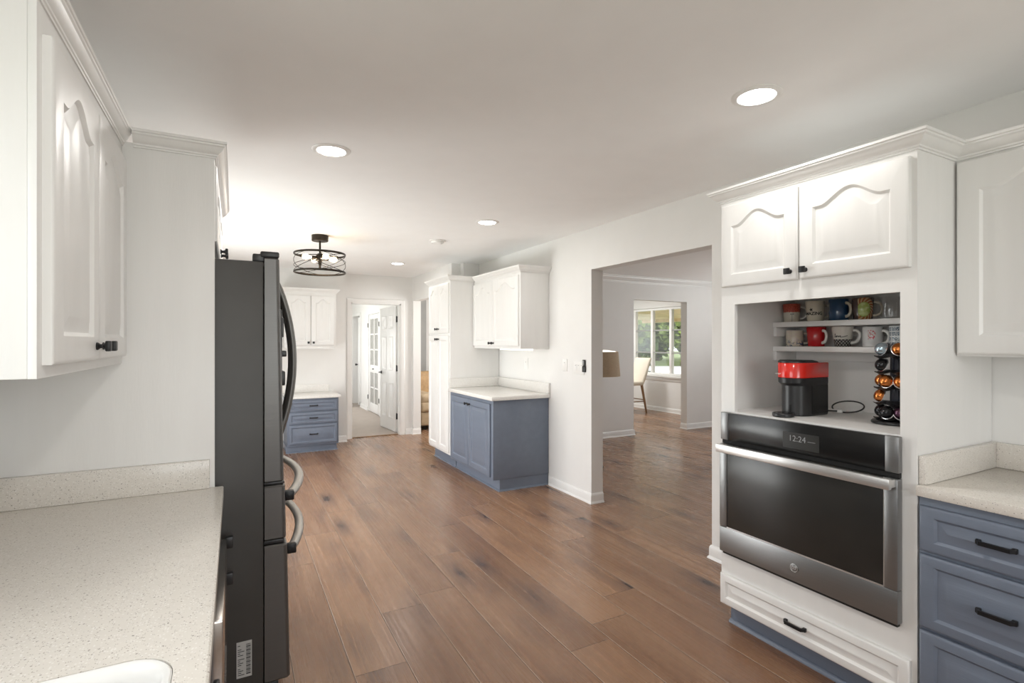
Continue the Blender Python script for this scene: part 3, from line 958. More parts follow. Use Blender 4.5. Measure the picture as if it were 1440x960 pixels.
# base cabinets under the counter
t = thing('base_cabinet', (-0.36, 1.27, 0), 'narrow blue base cabinet between sink and dishwasher', 'cabinet')
MB().box(-0.65, -0.075, 1.07, 1.47, 0.10, 0.865, 0.002).build('cabinet_body', M['blue'], t)
MB().box(-0.65, -0.13, 1.07, 1.47, 0.0, 0.10).build('toe_kick', M['blue'], t)
d = front((-0.075, 1.46, 0.13), (0, -1, 0), (1, 0, 0), 0.38, 0.70).build('door', M['blue'], t)
knob(d, (-0.055, 1.12, 0.78), (1, 0, 0))
t = thing('sink_cabinet', (-0.06, 0.66, 0), 'blue cabinet front under the white sink', 'cabinet')
MB().box(-0.061, -0.045, 0.25, 1.06, 0.10, 0.865, 0.002).build('cabinet_body', M['blue'], t)
MB().box(-0.15, -0.13, 0.25, 1.06, 0.0, 0.10).build('toe_kick', M['blue'], t)
for y0, y1 in ((0.26, 0.655), (0.665, 1.05)):
    d = front((-0.045, y1, 0.13), (0, -1, 0), (1, 0, 0), y1 - y0, 0.70, t=0.016).build('door', M['blue'], t)
    knob(d, (-0.029, y0 + 0.04, 0.78), (1, 0, 0))
# dishwasher
t = thing('dishwasher', (-0.36, 1.79, 0), 'stainless dishwasher under the counter next to the fridge', 'dishwasher')
MB().box(-0.64, -0.075, 1.485, 2.115, 0.10, 0.865, 0.002).build('cabinet_body', M['blackpl'], t)
MB().box(-0.075, -0.024, 1.49, 2.108, 0.325, 0.735, 0.006).build('door', M['dshwsh'], t)
MB().box(-0.075, -0.045, 1.49, 2.108, 0.745, 0.862, 0.004).build('control_panel', M['blackpl'], t)
MB().box(-0.075, -0.030, 1.49, 2.108, 0.105, 0.312, 0.004).build('lower_panel', M['slate'], t)
MB().box(-0.64, -0.12, 1.49, 2.108, 0.0, 0.10).build('toe_kick', M['blackpl'], t)
for z in (0.715, 0.585):
    MB().box(-0.03, -0.005, 2.110, 2.134, z - 0.02, z + 0.02, 0.002).build('bracket', M['blackpl'], t)

# ------------------------------------------------------------------ refrigerator
t = thing('refrigerator', (-0.25, 2.635, 0), 'tall dark grey steel french door refrigerator', 'refrigerator')
MB().box(-0.62, 0.0965, 2.178, 3.09, 0.03, 1.735, 0.006).build('cabinet_body', M['slated'], t)
def fdoor(y0, y1, z0, z1, x1b, x1t, r=0.014):
    """door slab, front slightly raked from x1t at the top to x1b at the bottom, rounded vertical edges"""
    mb = MB()
    L = []
    for z in (z0, z0 + 0.006, (z0 + z1) / 2, z1 - 0.006, z1):
        k = (z - z0) / (z1 - z0)
        xf = x1b + (x1t - x1b) * k
        e = 0.006 if z in (z0, z1) else 0.0
        pts = [(0.100, y0 + e), (xf - r, y0 + e)]
        for j in range(5):
            a = R(-90 + 90 * j / 4)
            pts.append((xf - r + (r - e) * math.cos(a), y0 + r + (r - e) * math.sin(a)))
        for j in range(5):
            a = R(90 * j / 4)
            pts.append((xf - r + (r - e) * math.cos(a), y1 - r + (r - e) * math.sin(a)))
        pts += [(0.100, y1 - e)]
        L.append([(x, y, z) for x, y in pts])
    mb.loops(L)
    return mb
def bowed(y, z0, z1, x0, xm, parent, vertical=True, n=22):
    mb = MB()
    pts = []
    for k in range(n + 1):
        s = k / n
        bow = math.sin(PI * s) ** 0.8
        pts.append((x0 + (xm - x0) * bow, y, z0 + (z1 - z0) * s))
    if not vertical:
        pts = [(p[0], z0 + (z1 - z0) * k / n, y) for k, p in enumerate(pts)]
    mb.tube(pts, 0.0175, 14, flat=(0.85, 1.1))
    return mb
dL = fdoor(2.180, 2.629, 0.895, 1.752, 0.168, 0.152).build('door', M['slate'], t)
dR = fdoor(2.638, 3.088, 0.895, 1.752, 0.168, 0.152).build('door', M['slate'], t)
bowed(2.585, 0.985, 1.70, 0.166, 0.238, t).build('handle', M['slatev'], dL)
bowed(2.682, 0.985, 1.70, 0.166, 0.238, t).build('handle', M['slatev'], dR)
# water dispenser on the near door
g = MB()
g.box(0.155, 0.168, 2.27, 2.50, 1.12, 1.56, 0.004)
g.box(0.165, 0.190, 2.34, 2.43, 1.37, 1.395, 0.004).box(0.165, 0.186, 2.35, 2.42, 1.25, 1.31, 0.006).box(0.165, 0.176, 2.30, 2.47, 1.45, 1.53, 0.003)
g.build('water_dispenser', M['blackpl'], dL)
w1 = fdoor(2.180, 3.088, 0.675, 0.882, 0.176, 0.172).build('drawer', M['slate'], t)
w2 = fdoor(2.180, 3.088, 0.135, 0.655, 0.190, 0.180).build('drawer', M['slate'], t)
for d, z, x0 in ((w1, 0.828, 0.176), (w2, 0.618, 0.184)):
    bowed(z, 2.235, 3.03, x0 + 0.014, 0.262, t, False).build('handle', M['slateh'], d)
    for y in (2.225, 3.03):
        MB().box(x0 - 0.002, x0 + 0.032, y - 0.008, y + 0.018, z - 0.02, z + 0.018, 0.004).build('handle_mount', M['black'], d)
MB().box(0.086, 0.152, 2.186, 2.25, 1.753, 1.776, 0.006).box(0.06, 0.10, 2.19, 2.245, 1.736, 1.765, 0.004).build('hinge_cover', M['blackpl'], t)
MB().box(0.086, 0.152, 3.02, 3.08, 1.753, 1.776, 0.006).build('hinge_cover', M['blackpl'], t)
for z0, z1 in ((0.884, 0.894), (0.658, 0.672)):
    MB().box(0.098, 0.170, 2.19, 2.24, z0, z1, 0.002).build('hinge', M['blackpl'], t)
MB().box(-0.60, 0.150, 2.20, 3.07, 0.015, 0.125, 0.004).build('base_grille', M['blackpl'], t)
for y in (2.25, 3.02):
    MB().lathe([(0.02, 0.0), (0.02, 0.03)], (0.05, y, 0), n=16).build('foot', M['blackpl'], t)
g = MB().box(0.006, 0.057, 2.1765, 2.1779, 0.185, 0.318)
lb = g.build('sticker', M['label'], t, smooth=0)
lb['label'] = 'pale printed label'
g = MB()
for k in range(16):
    z = 0.195 + k * 0.0072
    wdt = (0.022, 0.012, 0.018, 0.008)[k % 4]
    if k % 5 != 4:
        g.box(0.010, 0.010 + wdt, 2.1758, 2.1766, z, z + 0.0022)
for k in range(24):
    z = 0.195 + k * 0.0048
    g.box(0.038, 0.053, 2.1758, 2.1766, z, z + (0.0016 if k % 3 else 0.003))
g.build('print', M['ink'], lb, smooth=0)

# ------------------------------------------------------------------ far left: desk cabinet and wall cabinet
t = thing('desk_cabinet', (0.9, 7.46, 0), 'small blue three-drawer cabinet on the far wall', 'cabinet')
MB().box(0.59, 1.220, 7.20, 7.735, 0.09, 0.70, 0.002).build('cabinet_body', M['blue'], t)
MB().box(0.58, 1.205, 7.245, 7.735, 0.0, 0.09, 0.001).sweep([(0.58, 7.245), (1.205, 7.245), (1.205, 7.735)], [(0, 0), (0.014, 0), (0.012, 0.008), (0, 0.016)]).build('toe_kick', M['blue'], t)
for z0, z1 in ((0.535, 0.675), (0.375, 0.52), (0.115, 0.36)):
    d = front((0.612, 7.20, z0), (1, 0, 0), (0, -1, 0), 0.590, z1 - z0, stile=0.03, rail=0.03, n=4).build('drawer', M['blue'], t)
    pull(d, (0.907, 7.18, (z0 + z1) / 2 + 0.002), (1, 0, 0), (0, -1, 0), 0.105)
t = thing('countertop', (0.9, 7.45, 0.70), 'short pale countertop on the far drawer cabinet', 'countertop')
MB().box(0.575, 1.245, 7.165, 7.737, 0.701, 0.735, 0.005).build('slab', M['quartzw'], t)
MB().box(0.575, 1.175, 7.715, 7.738, 0.7355, 0.84, 0.003).build('backsplash', M['quartzw'], t)
t = thing('upper_cabinet', (0.9, 7.58, 1.36), 'white wall cabinet with two arched doors on the far wall', 'cabinet')
MB().box(0.575, 1.225, 7.42, 7.737, 1.362, 2.10, 0.002).build('cabinet_body', M['cab'], t)
for x0, x1, kn in ((0.598, 0.896, 0.868), (0.904, 1.202, 0.932)):
    d = front((x0, 7.42, 1.388), (1, 0, 0), (0, -1, 0), x1 - x0, 0.665, arch=0.05, toprail=0.045).build('door', M['cab'], t)
    knob(d, (kn, 7.40, 1.425), (0, -1, 0))
MB().sweep([(0.575, 7.737), (0.575, 7.42), (1.225, 7.42), (1.225, 7.737)][::1], crown_prof(2.09, 1.0, 1.0)).build('crown_moulding', M['cab'], t, smooth=20)
MB().box(0.60, 1.20, 7.425, 7.445, 1.338, 1.3615, 0.002).build('light_rail', M['cab'], t)
tag(MB().box(0.65, 1.15, 7.55, 7.58, 1.345, 1.361, 0.003).build('light_bar', M['ledbar']), 'thin lit bar under the far wall cabinet', 'light', None)

# ------------------------------------------------------------------ far right: pantry, base cabinet, wall cabinet
t = thing('pantry_cabinet', (2.47, 5.9, 0), 'tall white pantry cabinet at the end of the blue base cabinet', 'cabinet')
MB().box(2.165, 2.785, 5.556, 6.135, 0.14, 2.13, 0.002).box(2.165, 2.448, 6.135, 6.275, 0.14, 2.13, 0.001).build('cabinet_body', M['cab'], t)
MB().box(2.235, 2.785, 5.556, 6.135, 0.0, 0.14).box(2.235, 2.448, 6.135, 6.26, 0.0, 0.14).sweep([(2.235, 5.556), (2.235, 6.26)][::-1], [(0, 0), (0.014, 0), (0.012, 0.008), (0, 0.016)]).build('toe_kick', M['blue'], t)
for y0, y1, kn in ((5.58, 5.910, 5.88), (5.918, 6.250, 5.95)):
    d = front((2.165, y1, 1.535), (0, -1, 0), (-1, 0, 0), y1 - y0, 0.575, arch=0.05, toprail=0.05).build('door', M['cab'], t)
    knob(d, (2.145, kn, 1.585), (-1, 0, 0))
    d = front((2.165, y1, 0.165), (0, -1, 0), (-1, 0, 0), y1 - y0, 1.345).build('door', M['cab'], t)
    knob(d, (2.145, kn, 1.465), (-1, 0, 0))
MB().sweep([(2.445, 6.275), (2.165, 6.275), (2.165, 5.556), (2.785, 5.556)], crown_prof(2.13, 1.0, 1.0)).build('crown_moulding', M['cab'], t, smooth=20)

t = thing('base_cabinet', (2.47, 5.0, 0), 'blue two-door base cabinet against the right wall', 'cabinet')
MB().box(2.165, 2.785, 4.445, 5.552, 0.115, 0.872, 0.002).build('cabinet_body', M['blue'], t)
MB().box(2.24, 2.785, 4.455, 5.552, 0.0, 0.115).sweep([(2.24, 5.552), (2.24, 4.455), (2.775, 4.455)], [(0, 0), (0.014, 0), (0.012, 0.008), (0, 0.016)]).build('toe_kick', M['blue'], t)
for y0, y1, kn in ((4.49, 4.992, 4.955), (5.0, 5.50, 5.037)):
    d = front((2.165, y1, 0.14), (0, -1, 0), (-1, 0, 0), y1 - y0, 0.70).build('door', M['blue'], t)
    knob(d, (2.145, kn, 0.79), (-1, 0, 0))
t = thing('countertop', (2.46, 5.0, 0.873), 'white countertop with backsplash on the blue two-door cabinet', 'countertop')
MB().box(2.135, 2.787, 4.415, 5.553, 0.874, 0.912, 0.005).build('slab', M['quartzw'], t)
MB().box(2.765, 2.787, 4.415, 5.530, 0.9125, 1.02, 0.003).build('backsplash', M['quartzw'], t)
MB().box(2.15, 2.787, 5.531, 5.553, 0.9125, 1.02, 0.003).build('backsplash', M['quartzw'], t)
t = thing('upper_cabinet', (2.62, 5.0, 1.36), 'white wall cabinet with two arched doors over the white countertop', 'cabinet')
MB().box(2.46, 2.787, 4.44, 5.550, 1.362, 2.125, 0.002).build('cabinet_body', M['cab'], t)
for y0, y1, kn in ((4.465, 5.034, 5.000), (5.042, 5.545, 5.076)):
    d = front((2.46, y1, 1.39), (0, -1, 0), (-1, 0, 0), y1 - y0, 0.70, arch=0.07, toprail=0.05).build('door', M['cab'], t)
    knob(d, (2.44, kn, 1.42), (-1, 0, 0))
MB().sweep([(2.46, 5.50), (2.46, 4.44), (2.785, 4.44)], crown_prof(2.115, 1.0, 1.1)).build('crown_moulding', M['cab'], t, smooth=20)
tag(MB().box(2.62, 2.65, 4.52, 5.2, 1.346, 1.361, 0.003).build('light_bar', M['ledbar']), 'thin lit bar under the cabinet over the white countertop', 'light')

# ------------------------------------------------------------------ oven tower
XF = 2.185
t = thing('oven_cabinet', (2.48, 1.4, 0), 'tall white oven cabinet with open mug niche', 'cabinet')
b = MB()
b.box(XF, 2.745, 0.975, 0.997, 0.115, 2.13).box(XF, 2.745, 1.813, 1.835, 0.115, 2.13)          # sides
b.box(2.745, 2.787, 0.975, 1.835, 0.115, 2.13)                                                  # back
b.box(XF, XF + 0.02, 0.997, 1.030, 0.115, 2.13).box(XF, XF + 0.02, 1.756, 1.813, 0.385, 2.13)   # stiles
b.box(XF, XF + 0.02, 1.030, 1.756, 1.617, 2.13).box(XF, XF + 0.02, 1.030, 1.813, 0.115, 0.385)  # rails
b.box(XF + 0.02, 2.745, 0.997, 1.813, 1.665, 2.13)                                              # upper box
b.box(XF + 0.001, 2.745, 0.997, 1.813, 1.066, 1.085)                                            # niche floor
b.box(XF + 0.02, 2.745, 0.997, 1.813, 0.115, 0.37)
b.build('cabinet_body', M['cab'], t, smooth=0)
MB().box(2.25, 2.787, 0.985, 1.83, 0.0, 0.114).build('toe_kick', M['blue'], t)
MB().sweep([(2.25, 1.83), (2.25, 0.985)], [(0, 0), (0.018, 0), (0.016, 0.009), (0.009, 0.016), (0, 0.018)]).build('shoe_moulding', M['blue'], t)
for y0, y1, kn in ((1.420, 1.823, 1.452), (0.993, 1.412, 1.382)):
    d = front((XF, y1, 1.705), (0, -1, 0), (-1, 0, 0), y1 - y0, 0.405, arch=0.055, toprail=0.052, stile=0.06).build('door', M['cab'], t)
    knob(d, (XF - 0.02, kn, 1.742), (-1, 0, 0))
d = front((XF, 1.830, 0.118), (0, -1, 0), (-1, 0, 0), 0.838, 0.150, stile=0.034, rail=0.034, n=4).build('drawer', M['cab'], t)
pull(d, (XF - 0.02, 1.425, 0.195), (0, -1, 0), (-1, 0, 0), 0.10)
MB().sweep([(2.785, 1.835), (XF, 1.835), (XF, 0.975), (2.47, 0.975)], crown_prof(2.13, 1.0, 1.0)).build('crown_moulding', M['cab'], t, smooth=20)
for zt in (1.536, 1.408):
    g = MB().box(2.555, 2.744, 0.998, 1.812, zt - 0.026, zt, 0.002)
    g.box(2.56, 2.744, 1.794, 1.812, zt - 0.075, zt - 0.0262, 0.002).box(2.726, 2.744, 0.998, 1.794, zt - 0.075, zt - 0.0262, 0.002)
    g.build('shelf', M['cab'], t)

t = thing('wall_oven', (2.40, 1.42, 0.375), 'built-in stainless wall oven with black glass door', 'oven')
MB().box(2.21, 2.70, 1.04, 1.755, 0.392, 1.060).build('oven_body', M['blackpl'], t)
g = MB().box(2.160, 2.184, 1.070, 1.774, 0.945, 1.078, 0.002)
cpn = g.build('control_panel', M['blackglass'], t)
MB().box(2.158, 2.184, 1.022, 1.069, 0.945, 1.080, 0.003).build('end_cap', M['steel'], cpn)
MB().box(2.158, 2.184, 1.775, 1.818, 0.945, 1.080, 0.003).build('end_cap', M['steel'], cpn)
MB().box(2.168, 2.184, 1.025, 1.815, 0.926, 0.944).build('vent_gap', M['slot'], t)
g = MB()
g.box(2.150, 2.184, 1.022, 1.068, 0.512, 0.924, 0.003).box(2.150, 2.184, 1.776, 1.818, 0.512, 0.924, 0.003)
g.box(2.150, 2.184, 1.022, 1.818, 0.388, 0.511, 0.003)
od = g.build('oven_door', M['steel'], t)
MB().box(2.153, 2.183, 1.0695, 1.7745, 0.513, 0.924, 0.001).build('door_window', M['ovenglass'], od)
MB().box(2.1515, 2.154, 1.068, 1.776, 0.511, 0.5165).box(2.1515, 2.154, 1.0665, 1.0705, 0.512, 0.924).build('window_trim', M['steelh'], od)
MB().box(2.165, 2.184, 1.03, 1.81, 0.374, 0.387).build('lower_gap', M['slot'], t)
g = MB().box(2.098, 2.118, 1.025, 1.800, 0.890, 0.930, 0.004)
g.box(2.117, 2.151, 1.028, 1.050, 0.895, 0.925, 0.003).box(2.117, 2.151, 1.775, 1.797, 0.895, 0.925, 0.003)
g.build('handle', M['steelh'], od)
# round emblem with a curled monogram
ec = Vector((2.1495, 1.422, 0.448))
g = MB().lathe([(0.019, 0), (0.019, 0.002), (0.017, 0.0028)], ec, n=32, U=(0, -1, 0), V=(0, 0, 1), W=(-1, 0, 0))
em = g.build('emblem', M['steel'], od)
g = MB()
g.tube([ec + Vector((-0.003, 0.0165 * math.cos(2 * PI * k / 40), 0.0165 * math.sin(2 * PI * k / 40))) for k in range(40)], 0.0009, 6, True)
for s in (1, -1):
    g.tube([ec + Vector((-0.003, s * (0.0055 + 0.0048 * (1 - k / 34) * math.cos(0.36 * k)), 0.0085 * (1 - k / 40) * math.sin(0.36 * k))) for k in range(24)], 0.0008, 6)
g.build('monogram', M['steelh'], em)
def flat_text(txt, size, c, U, V, W, name, mat, parent, depth=0.0006):
    vs, fs = text2d(txt, size)
    c, U, V, W = Vector(c), Vector(U), Vector(V), Vector(W)
    return MB().mesh2d(vs, fs, lambda x, y: c + U * x + V * y + W * depth).build(name, mat, parent, smooth=0)
MB().box(2.1592, 2.1602, 1.318, 1.482, 0.965, 1.035).build('display', M['ovenglass'], cpn, smooth=0)
flat_text('12:24', 0.036, (2.159, 1.415, 1.008), (0, -1, 0), (0, 0, 1), (-1, 0, 0), 'clock', M['clock'], cpn)
MB().box(2.1584, 2.1591, 1.335, 1.368, 1.003, 1.0045).build('display_mark', M['clock'], cpn, smooth=0)

# ------------------------------------------------------------------ near right: blue drawers, counter, wall cabinet
t = thing('drawer_cabinet', (2.49, 0.4, 0), 'dark blue drawer base cabinet beside the oven', 'cabinet')
MB().box(2.19, 2.785, -1.6, 0.972, 0.115, 0.875, 0.002).build('cabinet_body', M['blue'], t)
MB().box(2.26, 2.785, -1.6, 0.972, 0.0, 0.115).build('toe_kick', M['blue'], t)
for y0, y1 in ((0.518, 0.964), (0.05, 0.50)):
    for z0, z1, zp in ((0.685, 0.845, 0.773), (0.412, 0.672, 0.547), (0.135, 0.40, 0.29)):
        d = front((2.19, y1, z0), (0, -1, 0), (-1, 0, 0), y1 - y0, z1 - z0, stile=0.045, rail=0.036, n=4).build('drawer', M['blue'], t)
        pull(d, (2.17, (y0 + y1) / 2 + 0.005, zp), (0, -1, 0), (-1, 0, 0), 0.105)
t = thing('countertop', (2.48, 0.4, 0.876), 'speckled countertop with backsplash right of the oven', 'countertop')
MB().box(2.165, 2.787, -1.6, 0.973, 0.877, 0.915, 0.005).build('slab', M['quartzw' if False else 'quartz'], t)
MB().box(2.19, 2.764, 0.951, 0.9735, 0.9155, 1.018, 0.003).build('backsplash', M['quartz'], t)
MB().box(2.765, 2.787, -1.6, 0.9735, 0.9155, 1.018, 0.003).build('backsplash', M['quartz'], t)
t = thing('upper_cabinet', (2.62, 0.4, 1.37), 'white wall cabinet right of the oven cabinet', 'cabinet')
MB().box(2.475, 2.787, -0.7, 0.973, 1.376, 2.13, 0.002).build('cabinet_body', M['cab'], t)
for y0, y1, kn in ((0.465, 0.966, 0.50), (-0.045, 0.457, 0.42)):
    d = front((2.475, y1, 1.385), (0, -1, 0), (-1, 0, 0), y1 - y0, 0.735, arch=0.06, toprail=0.055, stile=0.07, rail=0.07).build('door', M['cab'], t)
    knob(d, (2.455, kn, 1.42), (-1, 0, 0))
MB().sweep([(2.475, 0.972), (2.475, -0.7)], crown_prof(2.13, 1.0, 1.0)).build('crown_moulding', M['cab'], t, smooth=20)

# ------------------------------------------------------------------ mugs
def mug(x, y, z, r0, r1, h, hd, mat, hmat, label, hr=0.0055, rim=None, name='mug', hs=0.034, group='mugs on the niche shelves', hz=0.5):
    """r0 foot radius, r1 rim radius, hd handle direction (plan)"""
    t = thing(name, (x, y, z), label, 'mug' if name == 'mug' else 'glass', group)
    wl = 0.004
    prof = [(r0 - 0.006, 0.0005), (r0 - 0.002, 0.0), (r0, 0.003), (r0 + (r1 - r0) * 0.4, h * 0.4), (r1, h - 0.002), (r1 - wl / 2, h), (r1 - wl, h - 0.002), (r0 - wl + (r1 - r0) * 0.3, h * 0.35), (r0 - wl, 0.008), (0.002, 0.007)]
    g = MB()
    g.lathe([(a, c) for a, c in prof], (x, y, z + 0.0006), n=40, caps=(True, True))
    body = g.build('body', mat, t, smooth=50)
    hd = Vector((hd[0], hd[1], 0)).normalized()
    pts = []
    for k in range(17):
        a = PI * k / 16
        zz = z + h * hz + h * 0.31 * math.cos(a)
        rr_ = r0 + (r1 - r0) * ((zz - z) / h) - 0.002
        pts.append(Vector((x, y, zz)) + hd * (rr_ + hs * math.sin(a) ** 0.75))
    MB().tube(pts, hr, 10, flat=(1.15, 0.8)).build('handle', hmat, t, smooth=60)
    return t, body
def wrap(x, y, z, r, a0):
    """map 2D print coords to the mug wall; a0 is the plan angle the print faces"""
    return lambda u, v: (x + (r + 0.0005) * math.cos(a0 + u / r), y + (r + 0.0005) * math.sin(a0 + u / r), z + v)
ZT, ZB = 1.5362, 1.4082
FACE = math.atan2(-0.5, -0.87)      # towards the room
RT = (0.5, -0.87)
FR = (-0.30, -0.95)
BK = (0.80, -0.60)
t, b1 = mug(2.648, 1.766, ZT, 0.038, 0.0435, 0.098, RT, M['mg_redcream'], M['mugwhite'], 'red-topped cream mug printed with a small tree', 0.004)
g = MB()
f = wrap(2.648, 1.766, ZT, 0.040, FACE - 0.1)
def ribbon(g, f, pts, wd):
    for (u0, v0), (u1, v1) in zip(pts, pts[1:]):
        d = Vector((u1 - u0, v1 - v0)).normalized() * wd
        nx, ny = -d.y, d.x
        g.mesh2d([(u0 + nx, v0 + ny), (u0 - nx, v0 - ny), (u1 - nx, v1 - ny), (u1 + nx, v1 + ny)], [(0, 1, 2, 3)], f)
f2 = lambda u, v: wrap(2.648, 1.766, ZT, 0.0384 + 0.0055 * v / 0.098, FACE + 0.1)(u, v)
ribbon(g, f2, [(0, 0.004), (0.0005, 0.02), (0, 0.04)], 0.0009)
for k in range(9):
    u = -0.008 + 0.002 * k
    g.mesh2d([(u, 0.040 + 0.002 * (k % 3)), (u + 0.003, 0.042), (u + 0.002, 0.046 - 0.001 * (k % 2)), (u - 0.001, 0.045)], [(0, 1, 2, 3)], f2)
g.build('tree_print', M['ink'], b1, smooth=0)
t, b2 = mug(2.648, 1.637, ZT, 0.037, 0.0455, 0.104, BK, M['mugcream'], M['mugcream'], 'cream mug lettered AMAZING under a black star', 0.0045)
g = MB()
vs, fs = text2d('AMAZING', 0.0215, 0.0007)
f2 = lambda u, v: wrap(2.648, 1.637, ZT, 0.0375 + 0.0085 * v / 0.104, FACE - 0.32)(u, v)
g.mesh2d([(u, v + 0.040) for u, v in vs], fs, f2)
st = []
for k in range(10):
    a = PI / 2 + 0.3 + 2 * PI * k / 10
    rr2 = 0.0105 if k % 2 == 0 else 0.0042
    st.append((-0.004 + rr2 * math.cos(a), 0.060 + rr2 * math.sin(a)))
g.mesh2d([(-0.004, 0.060)] + st, [(0, 1 + k, 1 + (k + 1) % 10) for k in range(10)], f2)
g.build('lettering', M['ink'], b2, smooth=0)
mug(2.645, 1.517, ZT, 0.044, 0.044, 0.106, FR, M['mugblue'], M['mugcream'], 'navy blue mug with a cream handle', 0.0065, hs=0.030)
mug(2.652, 1.408, ZT, 0.039, 0.045, 0.104, RT, M['mg_petal'], M['mugcream'], 'mug with brown petals around a green oval', 0.005, hs=0.034)
mug(2.655, 1.290, ZT, 0.040, 0.041, 0.102, (0.3, -0.95), M['clear'], M['clear'], 'clear glass mug at the oven-side end of the shelf', 0.005, name='glass_mug')
mug(2.648, 1.749, ZB, 0.042, 0.0425, 0.084, RT, M['mg_map'], M['mugcream'], 'cream mug with blue and black painted scene', 0.0048)
mug(2.648, 1.632, ZB, 0.038, 0.045, 0.099, FR, M['mugred'], M['mugwhite'], 'red mug with a white handle', 0.0065, hs=0.028)
t, b3 = mug(2.648, 1.500, ZB, 0.034, 0.048, 0.099, (0.2, -0.98), M['mg_check'], M['mugwhite'], 'white mug lettered love above a dark checked band', 0.0062, hs=0.034)
# handwritten "love" with a long tail
g = MB()
f2 = lambda u, v: wrap(2.648, 1.500, ZB, 0.034 + 0.014 * v / 0.099, FACE - 0.30)(u, v)
sc = 0.0078
stroke = [(-3.4, 0.0), (-2.9, 0.9), (-2.65, 2.1), (-2.85, 2.3), (-3.0, 1.4), (-2.8, 0.1), (-2.4, 0.1), (-2.1, 0.9), (-1.7, 0.95), (-1.55, 0.4), (-1.8, 0.0), (-2.1, 0.35), (-1.9, 0.9),
          (-1.2, 0.85), (-1.0, 0.9), (-0.8, 0.05), (-0.4, 0.9), (0.0, 0.45), (0.5, 0.55), (0.55, 0.9), (0.25, 0.95), (0.15, 0.4), (0.5, 0.0), (1.2, 0.1), (2.2, 0.35), (3.4, 0.75), (4.3, 1.0)]
ribbon(g, f2, [(u * sc, 0.046 + v * sc) for u, v in stroke], 0.0015)
g.build('lettering', M['ink'], b3, smooth=0)
mug(2.648, 1.362, ZB, 0.041, 0.041, 0.093, (0.0, -1.0), M['mg_flower'], M['mugwhite'], 'white mug with a red flower', 0.0058, hs=0.030)
mug(2.640, 1.245, ZB, 0.041, 0.041, 0.095, (0.9, -0.4), M['mg_tile'], M['mugwhite'], 'white mug with a grey-blue tile print behind the pod rack', 0.0055)

# ------------------------------------------------------------------ coffee machine
ZN = 1.0855
t = thing('coffee_machine', (2.40, 1.55, ZN), 'red and black capsule coffee machine in the niche', 'coffee machine')
def dshape(xc, yc, r, xb, z, n=20):
    """half-round nose towards -x, straight sides back to xb"""
    L = [(xc + r * math.cos(a), yc + r * math.sin(a), z) for a in [R(90 + 180 * k / n) for k in range(n + 1)]]
    L += [(xb - 0.012, yc - r, z), (xb, yc - r + 0.012, z), (xb, yc + r - 0.012, z), (xb - 0.012, yc + r, z)]
    return L
yc = 1.548
g = MB()
g.loops([dshape(2.362, yc, 0.062, 2.508, ZN + 0.0005), dshape(2.36, yc, 0.064, 2.510, ZN + 0.004), dshape(2.36, yc, 0.064, 2.510, 1.226), dshape(2.338, yc, 0.066, 2.511, 1.240), dshape(2.336, yc, 0.066, 2.511, 1.262)])
body = g.build('body', M['blackpl'], t, smooth=40)
g = MB()
g.loops([dshape(2.336, yc, 0.064, 2.510, 1.2625), dshape(2.335, yc, 0.067, 2.512, 1.265), dshape(2.335, yc, 0.067, 2.512, 1.330), dshape(2.336, yc, 0.065, 2.510, 1.334)])
g.build('top_housing', M['red'], t, smooth=40)
lid = MB()
lid.loops([dshape(2.331, yc, 0.064, 2.44, 1.3345), dshape(2.331, yc, 0.064, 2.43, 1.341), dshape(2.335, yc, 0.060, 2.40, 1.3465)])
lid.build('lid', M['blackpl'], t, smooth=40)
# side panel (slightly recessed smoother plate), slot in the front and drip tray
MB().box(2.375, 2.500, 1.4832, 1.4842, 1.095, 1.228).build('side_panel', M['blackglass'], t, smooth=0)
fx, fy = 2.36 + 0.0645 * math.cos(R(188)), yc + 0.0645 * math.sin(R(188))
MB().obox((fx, fy, 1.125), (-0.14, 0.99, 0), (0, 0, 1), (0.99, 0.14, 0), 0.010, 0.026, 0.003, 0.0008).obox((fx, fy, 1.103), (-0.14, 0.99, 0), (0, 0, 1), (0.99, 0.14, 0), 0.004, 0.03, 0.003).build('slot', M['slot'], t)
flat_text('nespresso', 0.011, (2.2705, 1.570, 1.283), Vector((0.33, -0.944, 0)), (0, 0, 1), (-0.944, -0.33, 0), 'lettering', M['mugwhite'], t, 0.0005)
tr_ = thing('drip_tray', (2.250, 1.535, ZN), 'small black round cup tray in front of the coffee machine', 'tray')
MB().lathe([(0.040, 0.0005), (0.046, 0.004), (0.046, 0.015), (0.043, 0.018)], (2.246, 1.540, ZN), n=36).build('base', M['blackpl'], tr_)
MB().lathe([(0.040, 0.0182), (0.040, 0.0195)], (2.246, 1.540, ZN), n=36).build('grid', M['blackglass'], tr_)
# power cord coiled behind
t = thing('power_cord', (2.64, 1.50, ZN), 'coiled black power cord with white plug behind the coffee machine', 'cord')
pts = []
for k in range(30):
    a = 2 * PI * k / 30
    s, c_ = math.sin(a), math.cos(a)
    pts.append((2.648 + 0.040 * s, 1.475 - 0.072 * c_, ZN + 0.029 + 0.0245 * s))
MB().tube(pts, 0.0035, 8, True).build('cord', M['blackpl'], t, smooth=60)
MB().box(2.60, 2.63, 1.475, 1.525, ZN + 0.0005, ZN + 0.016, 0.003).build('plug', M['white'], t)
MB().tube([(2.53, 1.53, ZN + 0.02), (2.56, 1.52, ZN + 0.010), (2.60, 1.50, ZN + 0.008)], 0.0035, 8).build('lead', M['blackpl'], t)

